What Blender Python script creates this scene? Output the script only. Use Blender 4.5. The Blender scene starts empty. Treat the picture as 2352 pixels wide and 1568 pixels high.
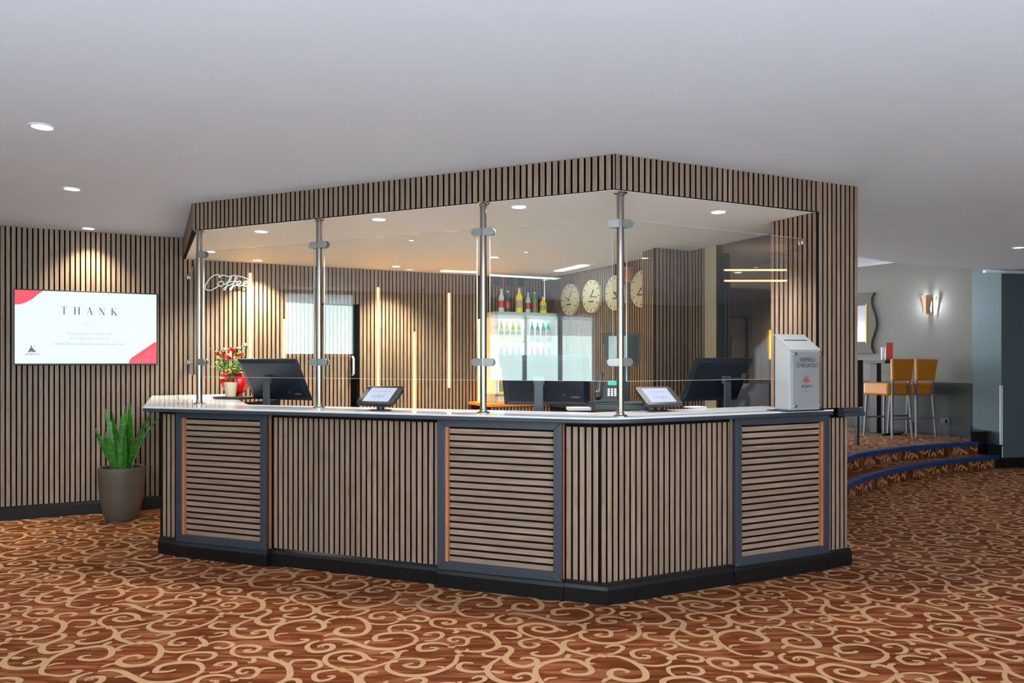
import bpy, math, random
from mathutils import Vector, Matrix
random.seed(7)
PI = math.pi
R = math.radians
C = bpy.context.scene.collection
F, CX, CY, H = 1700.0, 1176.0, 830.0, 1.42
K = F / 1600.0

# ------------------------------------------------------------------ helpers
def srgb(r, g, b):
    f = lambda c: (c / 255 / 12.92) if c / 255 <= 0.04045 else ((c / 255 + 0.055) / 1.055) ** 2.4
    return (f(r), f(g), f(b), 1)

def onz(px, py, z):            # point at height z seen at a pixel
    Y = F * (H - z) / (py - CY)
    return Vector(((px - CX) / F * Y, Y, z))

def at(px, py, Y):
    return Vector(((px - CX) / F * Y, Y, H - (py - CY) / F * Y))

class MB:
    def __init__(s):
        s.v = []; s.f = []; s.m = []; s.mat = 0
        s.M = None
    def _a(s, vs, fs):
        o = len(s.v)
        if s.M is not None:
            vs = [s.M @ Vector(v) for v in vs]
        s.v += [tuple(v) for v in vs]
        for f in fs:
            s.f.append(tuple(i + o for i in f)); s.m.append(s.mat)
    def box(s, x0, x1, y0, y1, z0, z1):
        v = [(x0, y0, z0), (x1, y0, z0), (x1, y1, z0), (x0, y1, z0), (x0, y0, z1), (x1, y0, z1), (x1, y1, z1), (x0, y1, z1)]
        s._a(v, [(0, 3, 2, 1), (4, 5, 6, 7), (0, 1, 5, 4), (1, 2, 6, 5), (2, 3, 7, 6), (3, 0, 4, 7)])
    def slat(s, x0, x1, y0, y1, z0, z1, horizontal=False):
        # oak veneer on the face (material 0), dark board on the edges (material 1)
        n = len(s.m); s.box(x0, x1, y0, y1, z0, z1)
        for i in range(n, len(s.m)): s.m[i] = 0 if i == n + 2 else 1
    def cbox(s, cx, cy, cz, sx, sy, sz):
        s.box(cx - sx / 2, cx + sx / 2, cy - sy / 2, cy + sy / 2, cz - sz / 2, cz + sz / 2)
    def prism(s, poly, z0, z1):
        n = len(poly)
        a = sum(poly[i][0] * poly[(i + 1) % n][1] - poly[(i + 1) % n][0] * poly[i][1] for i in range(n))
        if a < 0: poly = poly[::-1]
        v = [(p[0], p[1], z0) for p in poly] + [(p[0], p[1], z1) for p in poly]
        f = [tuple(range(n - 1, -1, -1)), tuple(range(n, 2 * n))]
        f += [(i, (i + 1) % n, n + (i + 1) % n, n + i) for i in range(n)]
        s._a(v, f)
    def prism_y(s, poly, y0, y1):      # polygon in x,z extruded along y
        n = len(poly)
        a = sum(poly[i][0] * poly[(i + 1) % n][1] - poly[(i + 1) % n][0] * poly[i][1] for i in range(n))
        if a < 0: poly = poly[::-1]
        v = [(p[0], y0, p[1]) for p in poly] + [(p[0], y1, p[1]) for p in poly]
        f = [tuple(range(n)), tuple(range(2 * n - 1, n - 1, -1))]
        f += [(i, n + i, n + (i + 1) % n, (i + 1) % n) for i in range(n)]
        s._a(v, f)
    def prism_x(s, poly, x0, x1):      # polygon in y,z extruded along x
        n = len(poly)
        a = sum(poly[i][0] * poly[(i + 1) % n][1] - poly[(i + 1) % n][0] * poly[i][1] for i in range(n))
        if a < 0: poly = poly[::-1]
        v = [(x0, p[0], p[1]) for p in poly] + [(x1, p[0], p[1]) for p in poly]
        f = [tuple(range(n - 1, -1, -1)), tuple(range(n, 2 * n))]
        f += [(i, (i + 1) % n, n + (i + 1) % n, n + i) for i in range(n)]
        s._a(v, f)
    def cyl(s, p0, p1, r0, r1=None, n=20, cap=True):
        if r1 is None: r1 = r0
        p0, p1 = Vector(p0), Vector(p1); d = (p1 - p0).normalized()
        u = d.orthogonal().normalized(); w = d.cross(u)
        v = []
        for p, r in ((p0, r0), (p1, r1)):
            for i in range(n):
                a = 2 * PI * i / n
                v.append(p + u * (r * math.cos(a)) + w * (r * math.sin(a)))
        f = [(i, (i + 1) % n, n + (i + 1) % n, n + i) for i in range(n)]
        if cap: f += [tuple(range(n - 1, -1, -1)), tuple(range(n, 2 * n))]
        s._a(v, f)
    def lathe(s, prof, c=(0, 0, 0), n=24, sx=1, sy=1):
        v = []; f = []
        m = len(prof)
        for i in range(n):
            a = 2 * PI * i / n
            for r, z in prof:
                v.append((c[0] + r * math.cos(a) * sx, c[1] + r * math.sin(a) * sy, c[2] + z))
        for i in range(n):
            j = (i + 1) % n
            for q in range(m - 1):
                f.append((i * m + q, j * m + q, j * m + q + 1, i * m + q + 1))
        s._a(v, f)
    def tube(s, path, r, n=8, cap=True):
        path = [Vector(p) for p in path]
        rs = r if isinstance(r, (list, tuple)) else [r] * len(path)
        v = []; f = []
        up = None
        for i, p in enumerate(path):
            d = (path[min(i + 1, len(path) - 1)] - path[max(i - 1, 0)])
            d = d.normalized() if d.length > 1e-9 else Vector((0, 0, 1))
            if up is None: up = d.orthogonal().normalized()
            else:
                up = up - d * up.dot(d)
                up = up.normalized() if up.length > 1e-6 else d.orthogonal().normalized()
            w = d.cross(up)
            for q in range(n):
                a = 2 * PI * q / n
                v.append(p + up * (rs[i] * math.cos(a)) + w * (rs[i] * math.sin(a)))
        for i in range(len(path) - 1):
            for q in range(n):
                f.append((i * n + q, i * n + (q + 1) % n, (i + 1) * n + (q + 1) % n, (i + 1) * n + q))
        if cap:
            f.append(tuple(range(n - 1, -1, -1))); o = (len(path) - 1) * n
            f.append(tuple(range(o, o + n)))
        s._a(v, f)
    def sphere(s, c, r, n=16, sc=(1, 1, 1)):
        m = n // 2
        v = []; f = []
        for i in range(m + 1):
            t = PI * i / m
            for j in range(n):
                a = 2 * PI * j / n
                v.append((c[0] + r * sc[0] * math.sin(t) * math.cos(a), c[1] + r * sc[1] * math.sin(t) * math.sin(a), c[2] + r * sc[2] * math.cos(t)))
        for i in range(m):
            for j in range(n):
                f.append((i * n + j, (i + 1) * n + j, (i + 1) * n + (j + 1) % n, i * n + (j + 1) % n))
        s._a(v, f)
    def quad(s, a, b, c, d): s._a([a, b, c, d], [(0, 1, 2, 3)])
    def poly(s, pts): s._a(pts, [tuple(range(len(pts)))])
    def text(s, txt, size, x, y, z, depth=0.001, align='CENTER', sx=1.0, mirror=False):
        # lettering in the local x,z plane, facing local -y
        cu = bpy.data.curves.new('t', 'FONT'); cu.body = txt; cu.size = size
        cu.align_x = align; cu.extrude = 0; cu.resolution_u = 3
        ob = bpy.data.objects.new('t', cu); C.objects.link(ob)
        bpy.context.view_layer.update()
        me = ob.to_mesh()
        vs = [(v.co.x * sx * (-1 if mirror else 1) + x, y, v.co.y + z) for v in me.vertices]
        fs = [tuple(p.vertices) for p in me.polygons]
        s._a(vs, fs)
        ob.to_mesh_clear()
        bpy.data.objects.remove(ob); bpy.data.curves.remove(cu)

def build(name, mb, mats, parent=None, loc=None, rotz=None, smooth=False, bevel=0, rot=None):
    me = bpy.data.meshes.new(name)
    me.from_pydata(mb.v, [], mb.f)
    for m in (mats if isinstance(mats, (list, tuple)) else [mats]): me.materials.append(m)
    me.polygons.foreach_set('material_index', mb.m)
    if smooth: me.shade_smooth() if not isinstance(smooth, (int, float)) or smooth is True else None
    me.update()
    o = bpy.data.objects.new(name, me); C.objects.link(o)
    if parent: o.parent = parent
    if loc is not None: o.location = loc
    if rotz is not None: o.rotation_euler = (0, 0, rotz)
    if rot is not None: o.rotation_euler = rot
    if smooth and smooth is not True:
        me.shade_smooth(); me.set_sharp_from_angle(angle=R(smooth))
    if bevel:
        b = o.modifiers.new('b', 'BEVEL'); b.width = bevel; b.segments = 2; b.limit_method = 'ANGLE'; b.angle_limit = R(40)
    return o

def tag(o, label=None, cat=None, group=None, kind=None):
    if label: o['label'] = label
    if cat: o['category'] = cat
    if group: o['group'] = group
    if kind: o['kind'] = kind
    return o

def thing(name, label, cat, loc=(0, 0, 0), rotz=0.0, group=None, rot=None):
    o = bpy.data.objects.new(name, None); C.objects.link(o)
    o.empty_display_size = 0.1
    o.location = loc; o.rotation_euler = rot if rot else (0, 0, rotz)
    return tag(o, label, cat, group)

def dup(root, loc, rotz=None, label=None, group=None, rot=None):
    r = root.copy(); C.objects.link(r); r.location = loc
    if rotz is not None: r.rotation_euler = (0, 0, rotz)
    if rot is not None: r.rotation_euler = rot
    if label: r['label'] = label
    if group: r['group'] = group
    for ch in list(root.children):
        c = ch.copy(); C.objects.link(c); c.parent = r
        for g in list(ch.children):
            d = g.copy(); C.objects.link(d); d.parent = c
    return r

def struct(o): o['kind'] = 'structure'; return o

# ------------------------------------------------------------------ materials
def newmat(name):
    m = bpy.data.materials.new(name); m.use_nodes = True
    nt = m.node_tree; b = nt.nodes['Principled BSDF']
    return m, nt, b

def mat(name, col, rough=0.5, metal=0.0, spec=0.5, emit=None, estr=0.0, noise=0.0, nscale=20, bump=0.0, coat=0.0, trans=0.0):
    m, nt, b = newmat(name)
    b.inputs['Base Color'].default_value = col
    b.inputs['Roughness'].default_value = rough
    b.inputs['Metallic'].default_value = metal
    b.inputs['Specular IOR Level'].default_value = spec
    if coat: b.inputs['Coat Weight'].default_value = coat; b.inputs['Coat Roughness'].default_value = 0.05
    if trans: b.inputs['Transmission Weight'].default_value = trans
    if emit:
        b.inputs['Emission Color'].default_value = emit; b.inputs['Emission Strength'].default_value = estr
    if noise or bump:
        tc = nt.nodes.new('ShaderNodeTexCoord'); nz = nt.nodes.new('ShaderNodeTexNoise')
        nz.inputs['Scale'].default_value = nscale; nz.inputs['Detail'].default_value = 4
        nt.links.new(tc.outputs['Object'], nz.inputs['Vector'])
        if noise:
            mx = nt.nodes.new('ShaderNodeMix'); mx.data_type = 'RGBA'
            mx.inputs[6].default_value = tuple(c * (1 - noise) for c in col[:3]) + (1,)
            mx.inputs[7].default_value = tuple(min(1, c * (1 + noise)) for c in col[:3]) + (1,)
            nt.links.new(nz.outputs['Fac'], mx.inputs[0]); nt.links.new(mx.outputs[2], b.inputs['Base Color'])
        if bump:
            bp = nt.nodes.new('ShaderNodeBump'); bp.inputs['Strength'].default_value = bump
            bp.inputs['Distance'].default_value = 0.01
            nt.links.new(nz.outputs['Fac'], bp.inputs['Height']); nt.links.new(bp.outputs['Normal'], b.inputs['Normal'])
    return m

def wood(name, c0, c1, grain, rough=0.5, vary=0.25):
    m, nt, b = newmat(name)
    N = nt.nodes.new; L = nt.links.new
    tc = N('ShaderNodeTexCoord'); mp = N('ShaderNodeMapping'); mp.inputs['Scale'].default_value = grain
    L(tc.outputs['Object'], mp.inputs['Vector'])
    geo = N('ShaderNodeNewGeometry')
    add = N('ShaderNodeVectorMath'); add.operation = 'ADD'
    mul = N('ShaderNodeMath'); mul.operation = 'MULTIPLY'; mul.inputs[1].default_value = 37.0
    L(geo.outputs['Random Per Island'], mul.inputs[0]); L(mp.outputs[0], add.inputs[0])
    cmb = N('ShaderNodeCombineXYZ'); L(mul.outputs[0], cmb.inputs[0]); L(mul.outputs[0], cmb.inputs[2]); L(cmb.outputs[0], add.inputs[1])
    nz = N('ShaderNodeTexNoise'); nz.inputs['Scale'].default_value = 1.0; nz.inputs['Detail'].default_value = 6
    nz.inputs['Distortion'].default_value = 0.8; nz.inputs['Roughness'].default_value = 0.65
    L(add.outputs[0], nz.inputs['Vector'])
    rp = N('ShaderNodeValToRGB'); rp.color_ramp.elements[0].position = 0.3; rp.color_ramp.elements[0].color = c0
    rp.color_ramp.elements[1].position = 0.72; rp.color_ramp.elements[1].color = c1
    L(nz.outputs['Fac'], rp.inputs[0])
    hs = N('ShaderNodeHueSaturation')
    mr = N('ShaderNodeMapRange'); mr.inputs[3].default_value = 1 - vary; mr.inputs[4].default_value = 1 + vary
    L(geo.outputs['Random Per Island'], mr.inputs[0]); L(mr.outputs[0], hs.inputs['Value'])
    L(rp.outputs[0], hs.inputs['Color']); L(hs.outputs[0], b.inputs['Base Color'])
    b.inputs['Roughness'].default_value = rough
    return m

M = {}
WC0, WC1 = srgb(118, 94, 79), srgb(162, 137, 119)
M['slat_v'] = wood('oak_slat_vertical', WC0, WC1, (70, 70, 3.5), vary=0.10)
M['slat_h'] = wood('oak_slat_horizontal', WC0, WC1, (3.5, 70, 70), vary=0.10)
M['jamb'] = wood('oak_lit_warm', srgb(150, 92, 62), srgb(190, 122, 86), (60, 60, 3), vary=0.05)
M['felt'] = mat('black_felt', (0.010, 0.007, 0.006, 1), 0.9, spec=0.1)
M['char'] = mat('charcoal_laminate', srgb(50, 55, 66), 0.42, noise=0.1, nscale=60)
M['kick'] = mat('gloss_black_skirting', (0.007, 0.007, 0.008, 1), 0.3, spec=.35, bump=0.04, nscale=12)
M['top'] = mat('white_gloss_countertop', srgb(220, 224, 232), 0.1, spec=0.6)
M['steel'] = mat('brushed_steel', srgb(150, 140, 134), 0.2, metal=1.0)
M['satin'] = mat('satin_zinc_clamp', srgb(160, 160, 158), 0.38, metal=0.85)
M['chrome'] = mat('chrome', srgb(225, 225, 225), 0.08, metal=1.0)
M['paint'] = mat('white_ceiling_paint', srgb(222, 228, 238), 0.85, spec=0.2, noise=0.012, nscale=2)
M['bounce_floor'] = mat('pale_bounce_floor', srgb(226, 226, 226), .7, noise=.03, nscale=5)  # pale so that the added floors bounce light upwards
M['soffit'] = mat('white_soffit_paint', srgb(244, 243, 242), 0.7, spec=0.25)
M['wallE'] = mat('pale_wall_paint', srgb(118, 116, 110), 0.75, noise=0.02, nscale=3)
M['dark_green'] = mat('dark_green_wall', srgb(38, 46, 42), 0.55, noise=0.2, nscale=6)
M['pillar'] = mat('blue_grey_wallpaper', srgb(84, 98, 104), 0.7, noise=0.06, nscale=90)
M['black'] = mat('black_plastic', (0.012, 0.013, 0.016, 1), 0.35)
M['monitor'] = mat('monitor_shell', srgb(20, 27, 40), 0.42, spec=.35)
M['grey_metal'] = mat('dark_grey_stand', srgb(62, 68, 78), 0.4, metal=0.2)
M['white'] = mat('white_plastic', srgb(228, 230, 234), 0.4)
M['silver'] = mat('silver_box', srgb(196, 200, 206), 0.35, metal=0.3)
M['ink'] = mat('dark_ink', srgb(40, 40, 46), 0.5)
M['faint'] = mat('faint_ink', srgb(120, 124, 134), 0.5, emit=srgb(182, 192, 208), estr=0.72)
M['red_ink'] = mat('red_ink', srgb(205, 40, 62), 0.5)
M['blue_ink'] = mat('blue_ink', srgb(80, 96, 190), 0.5)
M['paper'] = mat('paper', srgb(236, 236, 238), 0.6)
M['mustard'] = mat('mustard_leather', srgb(184, 112, 14), 0.42, noise=0.08, nscale=30)
M['dark_wood'] = mat('dark_chair_wood', srgb(66, 36, 34), 0.4, noise=0.15, nscale=20)
M['greymetal_leg'] = mat('grey_leg', srgb(108, 100, 106), 0.45)
M['blue'] = mat('blue_step_nosing', srgb(16, 62, 122), 0.45, noise=0.1, nscale=30)
M['bar_black'] = mat('black_table', (0.008, 0.007, 0.008, 1), 0.3)
M['redcard'] = mat('red_card', srgb(196, 40, 18), 0.5)
M['orange_wood'] = wood('honey_wood', srgb(180, 98, 36), srgb(214, 136, 62), (4, 50, 50), vary=0.05)
M['pot'] = mat('taupe_planter', srgb(92, 80, 68), 0.6, noise=0.06, nscale=12)
M['soil'] = mat('potting_soil', srgb(48, 30, 20), 0.95, noise=0.4, nscale=120, bump=0.8)
M['cream_pot'] = mat('cream_pot', srgb(224, 208, 182), 0.4)
M['foil'] = mat('red_wrapping_foil', srgb(215, 10, 16), 0.16, spec=0.8)
M['petal'] = mat('red_petal', srgb(216, 12, 18), 0.5, noise=0.2, nscale=40)
M['leaf'] = mat('leaf_green', srgb(74, 132, 30), 0.45, noise=0.35, nscale=30)
M['leaf2'] = mat('leaf_lime', srgb(140, 176, 40), 0.45, noise=0.25, nscale=30)
M['stem'] = mat('woody_stem', srgb(96, 82, 40), 0.7)
M['clock'] = mat('cream_clock_dial', srgb(226, 218, 186), 0.5)
M['amber_trim'] = mat('tan_box', srgb(190, 132, 84), 0.5)
M['grey_panel'] = mat('slate_panel', srgb(74, 74, 80), 0.6)
M['reflection_strip'] = mat('reflection_cream', srgb(196, 176, 148), 0.7)
M['chalk'] = mat('chalkboard', srgb(46, 58, 52), 0.7, noise=0.5, nscale=45)
M['frame_wood'] = mat('frame_redwood', srgb(150, 84, 58), 0.5)
M['fridge'] = mat('white_enamel', srgb(214, 226, 222), 0.3)
M['led'] = mat('warm_led', (1, .55, .16, 1), 0.5, emit=(1, 0.42, 0.025, 1), estr=40.0)
M['led_soft'] = mat('warm_led_bar', (1, .6, .3, 1), 0.5, emit=(1, 0.55, 0.25, 1), estr=16.0)
M['lamp'] = mat('lamp_face', (1, 1, 1, 1), 0.5, emit=(1.0, 0.98, 0.94, 1), estr=14.0)
M['lampw'] = mat('lamp_face_dim', (1, 1, 1, 1), 0.5, emit=(0.95, 1.0, 0.93, 1), estr=5.0)
M['fluor'] = mat('fluorescent_tube', (1, 1, 1, 1), 0.5, emit=(0.75, 1.0, 0.93, 1), estr=9.0)
M['glow'] = mat('fridge_light', (1, 1, 1, 1), 0.5, emit=(0.72, 1.0, 0.93, 1), estr=1.2)
M['screen'] = mat('tv_screen', (0.02, 0.02, 0.02, 1), 0.25, emit=srgb(226, 238, 255), estr=0.95)
M['screen_red'] = mat('tv_red', (0.02, 0, 0, 1), 0.3, emit=srgb(255, 52, 78), estr=0.95)
M['screen_red2'] = mat('tv_crimson', (0.02, 0, 0, 1), 0.3, emit=srgb(252, 4, 66), estr=0.9)
M['screen_ink'] = mat('tv_ink', (0.01, 0.01, 0.02, 1), 0.4, emit=srgb(78, 84, 98), estr=0.8)
M['tablet'] = mat('tablet_screen', (0.02, 0.02, 0.02, 1), 0.2, emit=srgb(206, 220, 246), estr=0.85)
M['tablet_ink'] = mat('tablet_ink', (0.02, 0.02, 0.02, 1), 0.3, emit=srgb(168, 180, 214), estr=0.8)
M['sconce'] = mat('sconce_shade', srgb(150, 112, 84), 0.4, metal=0.5)
M['sconce_glow'] = mat('sconce_glass', (1, 1, 1, 1), 0.3, emit=(0.9, 0.97, 1, 1), estr=16.0)
M['neon'] = mat('white_neon_tube', srgb(235, 238, 236), 0.35, emit=(0.95, 1, 0.97, 1), estr=0.25)  # the tube is unlit, a faint glow is added to its white
M['outside'] = mat('banner_white', srgb(225, 226, 232), 0.7)
M['sign_glow'] = mat('sign_face_added_glow', srgb(225, 226, 232), .7, emit=(.93, .95, 1, 1), estr=3.6)  # glow added so the dark letters show in the glass
M['hedge'] = mat('hedge', srgb(60, 84, 66), 0.9, noise=0.5, nscale=9)
M['tarmac'] = mat('tarmac', srgb(130, 132, 136), 0.9)
M['window_frame'] = mat('grey_window_frame', srgb(190, 192, 196), 0.5)
M['darkglass'] = mat('dark_glass', srgb(26, 32, 42), 0.03, spec=0.9, coat=0.6)
M['bronze'] = mat('dark_mirror_frame', srgb(66, 58, 46), 0.5)
M['gold'] = mat('gold_inlay', srgb(196, 140, 50), 0.3, metal=0.6)
M['mirror'] = mat('mirror_glass', srgb(180, 180, 184), 0.04, metal=1.0)

def bottle_mat(name, col, e=0.0):
    return mat(name, col, 0.12, spec=0.8, coat=0.3, emit=col if e else None, estr=e)  # e adds a self-glow, light put into the bottle colour
M['b_yellow'] = bottle_mat('yellow_bottle', srgb(238, 214, 40), .25)
M['b_orange'] = bottle_mat('orange_bottle', srgb(240, 160, 20), .2)
M['b_green'] = bottle_mat('green_bottle', srgb(60, 150, 70), .1)
M['b_dark'] = bottle_mat('dark_bottle', srgb(60, 66, 64))
M['b_red'] = bottle_mat('red_bottle', srgb(180, 60, 66), .1)
M['b_clear'] = bottle_mat('pale_bottle', srgb(220, 236, 232), .1)
M['b_teal'] = bottle_mat('teal_bottle', srgb(50, 140, 128), .1)

def glass_mat(name, tint, refl=1.5, rough=0.0):
    m = bpy.data.materials.new(name); m.use_nodes = True; nt = m.node_tree; nt.nodes.clear()
    N = nt.nodes.new; L = nt.links.new
    out = N('ShaderNodeOutputMaterial'); mx = N('ShaderNodeMixShader')
    tr = N('ShaderNodeBsdfTransparent'); tr.inputs[0].default_value = tint
    gl = N('ShaderNodeBsdfGlossy'); gl.inputs['Roughness'].default_value = rough; gl.inputs[0].default_value = (1, 1, 1, 1)
    fr = N('ShaderNodeFresnel'); ge = N('ShaderNodeNewGeometry'); mr = N('ShaderNodeMapRange')
    mr.inputs[3].default_value = refl; mr.inputs[4].default_value = 1 / refl
    L(ge.outputs['Backfacing'], mr.inputs[0]); L(mr.outputs[0], fr.inputs['IOR'])
    L(fr.outputs[0], mx.inputs[0]); L(tr.outputs[0], mx.inputs[1]); L(gl.outputs[0], mx.inputs[2]); L(mx.outputs[0], out.inputs[0])
    return m
M['glass'] = glass_mat('screen_glass', (0.97, 0.985, 0.98, 1), 1.6)
M['glass_edge'] = mat('glass_edge', srgb(206, 214, 208), 0.2)
M['acrylic'] = glass_mat('acrylic', (0.93, 0.92, 0.92, 1), 1.45)
M['fridge_glass'] = glass_mat('fridge_glass', (0.9, 0.98, 0.96, 1), 1.4)

def carpet_mat():
    m, nt, b = newmat('carpet_ground')
    N = nt.nodes.new; L = nt.links.new
    geo = N('ShaderNodeNewGeometry')
    mp = N('ShaderNodeMapping'); mp.inputs['Rotation'].default_value = (0, 0, R(-14)); mp.inputs['Scale'].default_value = (3.2, 26, 3)
    L(geo.outputs['Position'], mp.inputs['Vector'])
    n1 = N('ShaderNodeTexNoise'); n1.inputs['Scale'].default_value = 1.0; n1.inputs['Detail'].default_value = 3; n1.inputs['Distortion'].default_value = 0.6
    L(mp.outputs[0], n1.inputs['Vector'])
    r1 = N('ShaderNodeValToRGB'); e = r1.color_ramp.elements
    e[0].position = 0.40; e[0].color = srgb(100, 48, 20); e[1].position = 0.60; e[1].color = srgb(144, 90, 58)
    x = e.new(0.5); x.color = srgb(118, 60, 30)
    L(n1.outputs['Fac'], r1.inputs[0])
    n2 = N('ShaderNodeTexNoise'); n2.inputs['Scale'].default_value = 2.3; n2.inputs['Detail'].default_value = 2
    L(geo.outputs['Position'], n2.inputs['Vector'])
    mx = N('ShaderNodeMix'); mx.data_type = 'RGBA'; mx.blend_type = 'MULTIPLY'; mx.inputs[0].default_value = 0.8
    r2 = N('ShaderNodeValToRGB'); r2.color_ramp.elements[0].position = .35; r2.color_ramp.elements[0].color = (.72, .68, .6, 1)
    r2.color_ramp.elements[1].position = .65; r2.color_ramp.elements[1].color = (1.1, 1.05, 1.05, 1)
    L(n2.outputs['Fac'], r2.inputs[0]); L(r1.outputs[0], mx.inputs[6]); L(r2.outputs[0], mx.inputs[7])
    L(mx.outputs[2], b.inputs['Base Color'])
    n3 = N('ShaderNodeTexNoise'); n3.inputs['Scale'].default_value = 260; L(geo.outputs['Position'], n3.inputs['Vector'])
    bp = N('ShaderNodeBump'); bp.inputs['Strength'].default_value = 0.35; bp.inputs['Distance'].default_value = 0.003
    L(n3.outputs['Fac'], bp.inputs['Height']); L(bp.outputs[0], b.inputs['Normal'])
    b.inputs['Roughness'].default_value = 0.95; b.inputs['Specular IOR Level'].default_value = 0.1
    return m
M['carpet'] = carpet_mat()
M['scroll'] = mat('carpet_scroll_yarn', srgb(182, 142, 106), 0.95, spec=0.1, noise=0.08, nscale=60)

# ------------------------------------------------------------------ slat panels
FILL_POWER = 105.0
PITCH, SW, ST = 0.0415, 0.0290, 0.02
def slats(mb, L, z0, z1, off=0.0, horizontal=False, y=0.0, holes=(), x0=0.0, pitch=PITCH):
    """backing (material 1) and slats (material 0); x along, y into the wall."""
    mb.mat = 1
    def board(a, b, c, d): mb.box(a, b, y + ST, y + ST + 0.008, c, d)
    if not holes: board(x0, x0 + L, z0, z1)
    else:
        xs = x0
        for (ha, hb, hz0, hz1) in sorted(holes):
            if ha > xs: board(xs, ha, z0, z1)
            if hz0 > z0: board(ha, hb, z0, hz0)
            if hz1 < z1: board(ha, hb, hz1, z1)
            xs = hb
        if xs < x0 + L: board(xs, x0 + L, z0, z1)
    mb.mat = 0
    if horizontal:
        n = int(round((z1 - z0) / pitch)); p = (z1 - z0) / n
        for i in range(n):
            a = z0 + i * p + off
            mb.slat(x0, x0 + L, y, y + ST, a, a + p * SW / PITCH)
    else:
        n = int(math.ceil(L / pitch)) + 1
        for i in range(n):
            a = x0 + i * pitch + off; b = a + pitch * SW / PITCH
            a = max(a, x0); b = min(b, x0 + L)
            if b - a < 0.003: continue
            segs = [(z0, z1)]
            for (ha, hb, hz0, hz1) in holes:
                if b > ha and a < hb:
                    ns = []
                    for s0, s1 in segs:
                        if hz0 > s0: ns.append((s0, min(hz0, s1)))
                        if hz1 < s1: ns.append((max(hz1, s0), s1))
                        if hz1 <= s0 or hz0 >= s1: ns.append((s0, s1))
                    segs = ns
            for s0, s1 in segs:
                if s1 - s0 > 0.005: mb.slat(a, b, y, y + ST, s0, s1)

# ------------------------------------------------------------------ plan
CEIL, SOFF, CTOP, HIGH = 2.63, 2.425, 1.095, 2.94
def P(x, z16): return Vector((x, z16 * K))
FL0, FC, FR1 = P(-2.449, 5.33), P(0.598, 4.055), P(2.402, 4.822)     # fascia line
CL0, CK, CR1 = P(-2.623, 5.14), P(0.549, 4.05), P(2.374, 4.862)      # counter face line
def ang(a, b): d = b - a; return math.atan2(d.y, d.x)
WA0 = P(0, 8.298); WAs = 0.459 * K
def wallA(px):
    q = (px - CX) / F
    y = WA0.y / (1 - WAs * q); return Vector((q * y, y))
aA = math.atan(WAs)
dA = Vector((math.cos(aA), math.sin(aA))); nA = Vector((math.sin(aA), -math.cos(aA)))   # nA faces viewer
dP = Vector((math.sin(aA), -math.cos(aA)))           # perpendicular walls, running towards the viewer
aP = math.atan2(dP.y, dP.x)
WB = P(1.157, 7.02)                                    # point of wall B
def lint(p, d, q, e):
    den = d.x * e.y - d.y * e.x
    t = ((q.x - p.x) * e.y - (q.y - p.y) * e.x) / den
    return p + d * t
A_org = Vector((0, WA0.y))
cornerAB = lint(A_org, dA, WB, dP)

# ------------------------------------------------------------------ floor with scroll pattern
Z1 = lambda pts: [(x / 7.84, 1300 + y / 7.84) for x, y in pts]
Z2 = lambda pts: [(280 + x / 7.84, 1300 + y / 7.84) for x, y in pts]
ST_ = []
def s1(w, *pts): ST_.append((w, Z1(pts)))
def s2(w, *pts): ST_.append((w, Z2(pts)))
s1(1, (540,930),(440,890),(470,840),(560,795),(700,772),(860,775),(930,800),(880,835),(780,858),(690,858),(670,840),(720,830),(790,828))
s1(1.1, (540,935),(700,935),(820,935),(940,950),(1050,985),(1120,1010),(1160,1060),(1130,1130),(1050,1200),(900,1260),(720,1300),(500,1315),(340,1310),(230,1305))
s1(.7, (350,1308),(390,1270)); s1(.9, (700,945),(700,975),(640,1000),(580,1000)); s1(.6, (1020,1000),(1145,965))
s1(1, (1060,985),(1010,940),(1030,890),(1120,855),(1250,840),(1340,850),(1350,870),(1300,895),(1250,900))
s1(.9, (1170,1060),(1220,1020),(1320,980),(1480,970),(1620,970),(1690,1000),(1670,1050),(1580,1080),(1450,1095),(1350,1085))
s1(.9, (270,1215),(400,1215),(500,1195),(600,1150),(650,1110),(620,1080),(520,1075),(400,1090),(320,1125),(330,1150),(400,1150),(480,1125))
s1(.8, (640,1130),(700,1100),(800,1080),(950,1075))
s1(.9, (1880,1100),(1750,1110),(1580,1130),(1470,1170),(1430,1220),(1470,1250),(1600,1240),(1730,1205),(1750,1185),(1650,1190))
s1(1, (1980,1110),(2060,1150),(2080,1210),(2030,1280),(1920,1330),(1750,1375),(1560,1395),(1430,1390),(1380,1365),(1420,1335),(1550,1320))
s1(2.2, (1900,1118),(1960,1105),(2030,1090))
s1(1.1, (1930,1095),(1830,1050),(1790,1000),(1830,950),(1930,900),(2080,870),(2250,850),(2375,862),(2455,890),(2480,935),(2420,965),(2300,990),(2170,995),(2060,965),(2080,935),(2180,912),(2290,915))
s1(.8, (2455,890),(2500,940),(2540,970),(2620,968))
s1(.8, (2040,1100),(2195,1100),(2350,1085),(2560,1050),(2750,1005),(2850,985))
s1(1.2, (1370,285),(1450,275),(1510,285),(1480,320),(1360,360),(1250,395),(1200,430),(1210,470),(1300,490),(1420,480),(1560,455),(1630,420),(1600,400),(1500,400),(1420,415))
s1(.9, (1050,345),(1000,370),(1060,385),(1180,390),(1230,390))
s1(1.1, (1180,400),(1050,430),(900,470),(800,510),(760,520),(700,560),(670,610),(710,645),(820,665),(950,665),(1100,650),(1220,620),(1270,580),(1220,560),(1100,570),(980,600),(1000,615),(1090,600))
s1(1, (740,540),(620,545),(500,545),(410,530),(400,505),(480,470),(580,450),(700,455))
s1(1.2, (780,540),(880,550),(940,535)); s1(1, (720,500),(880,485))
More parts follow.
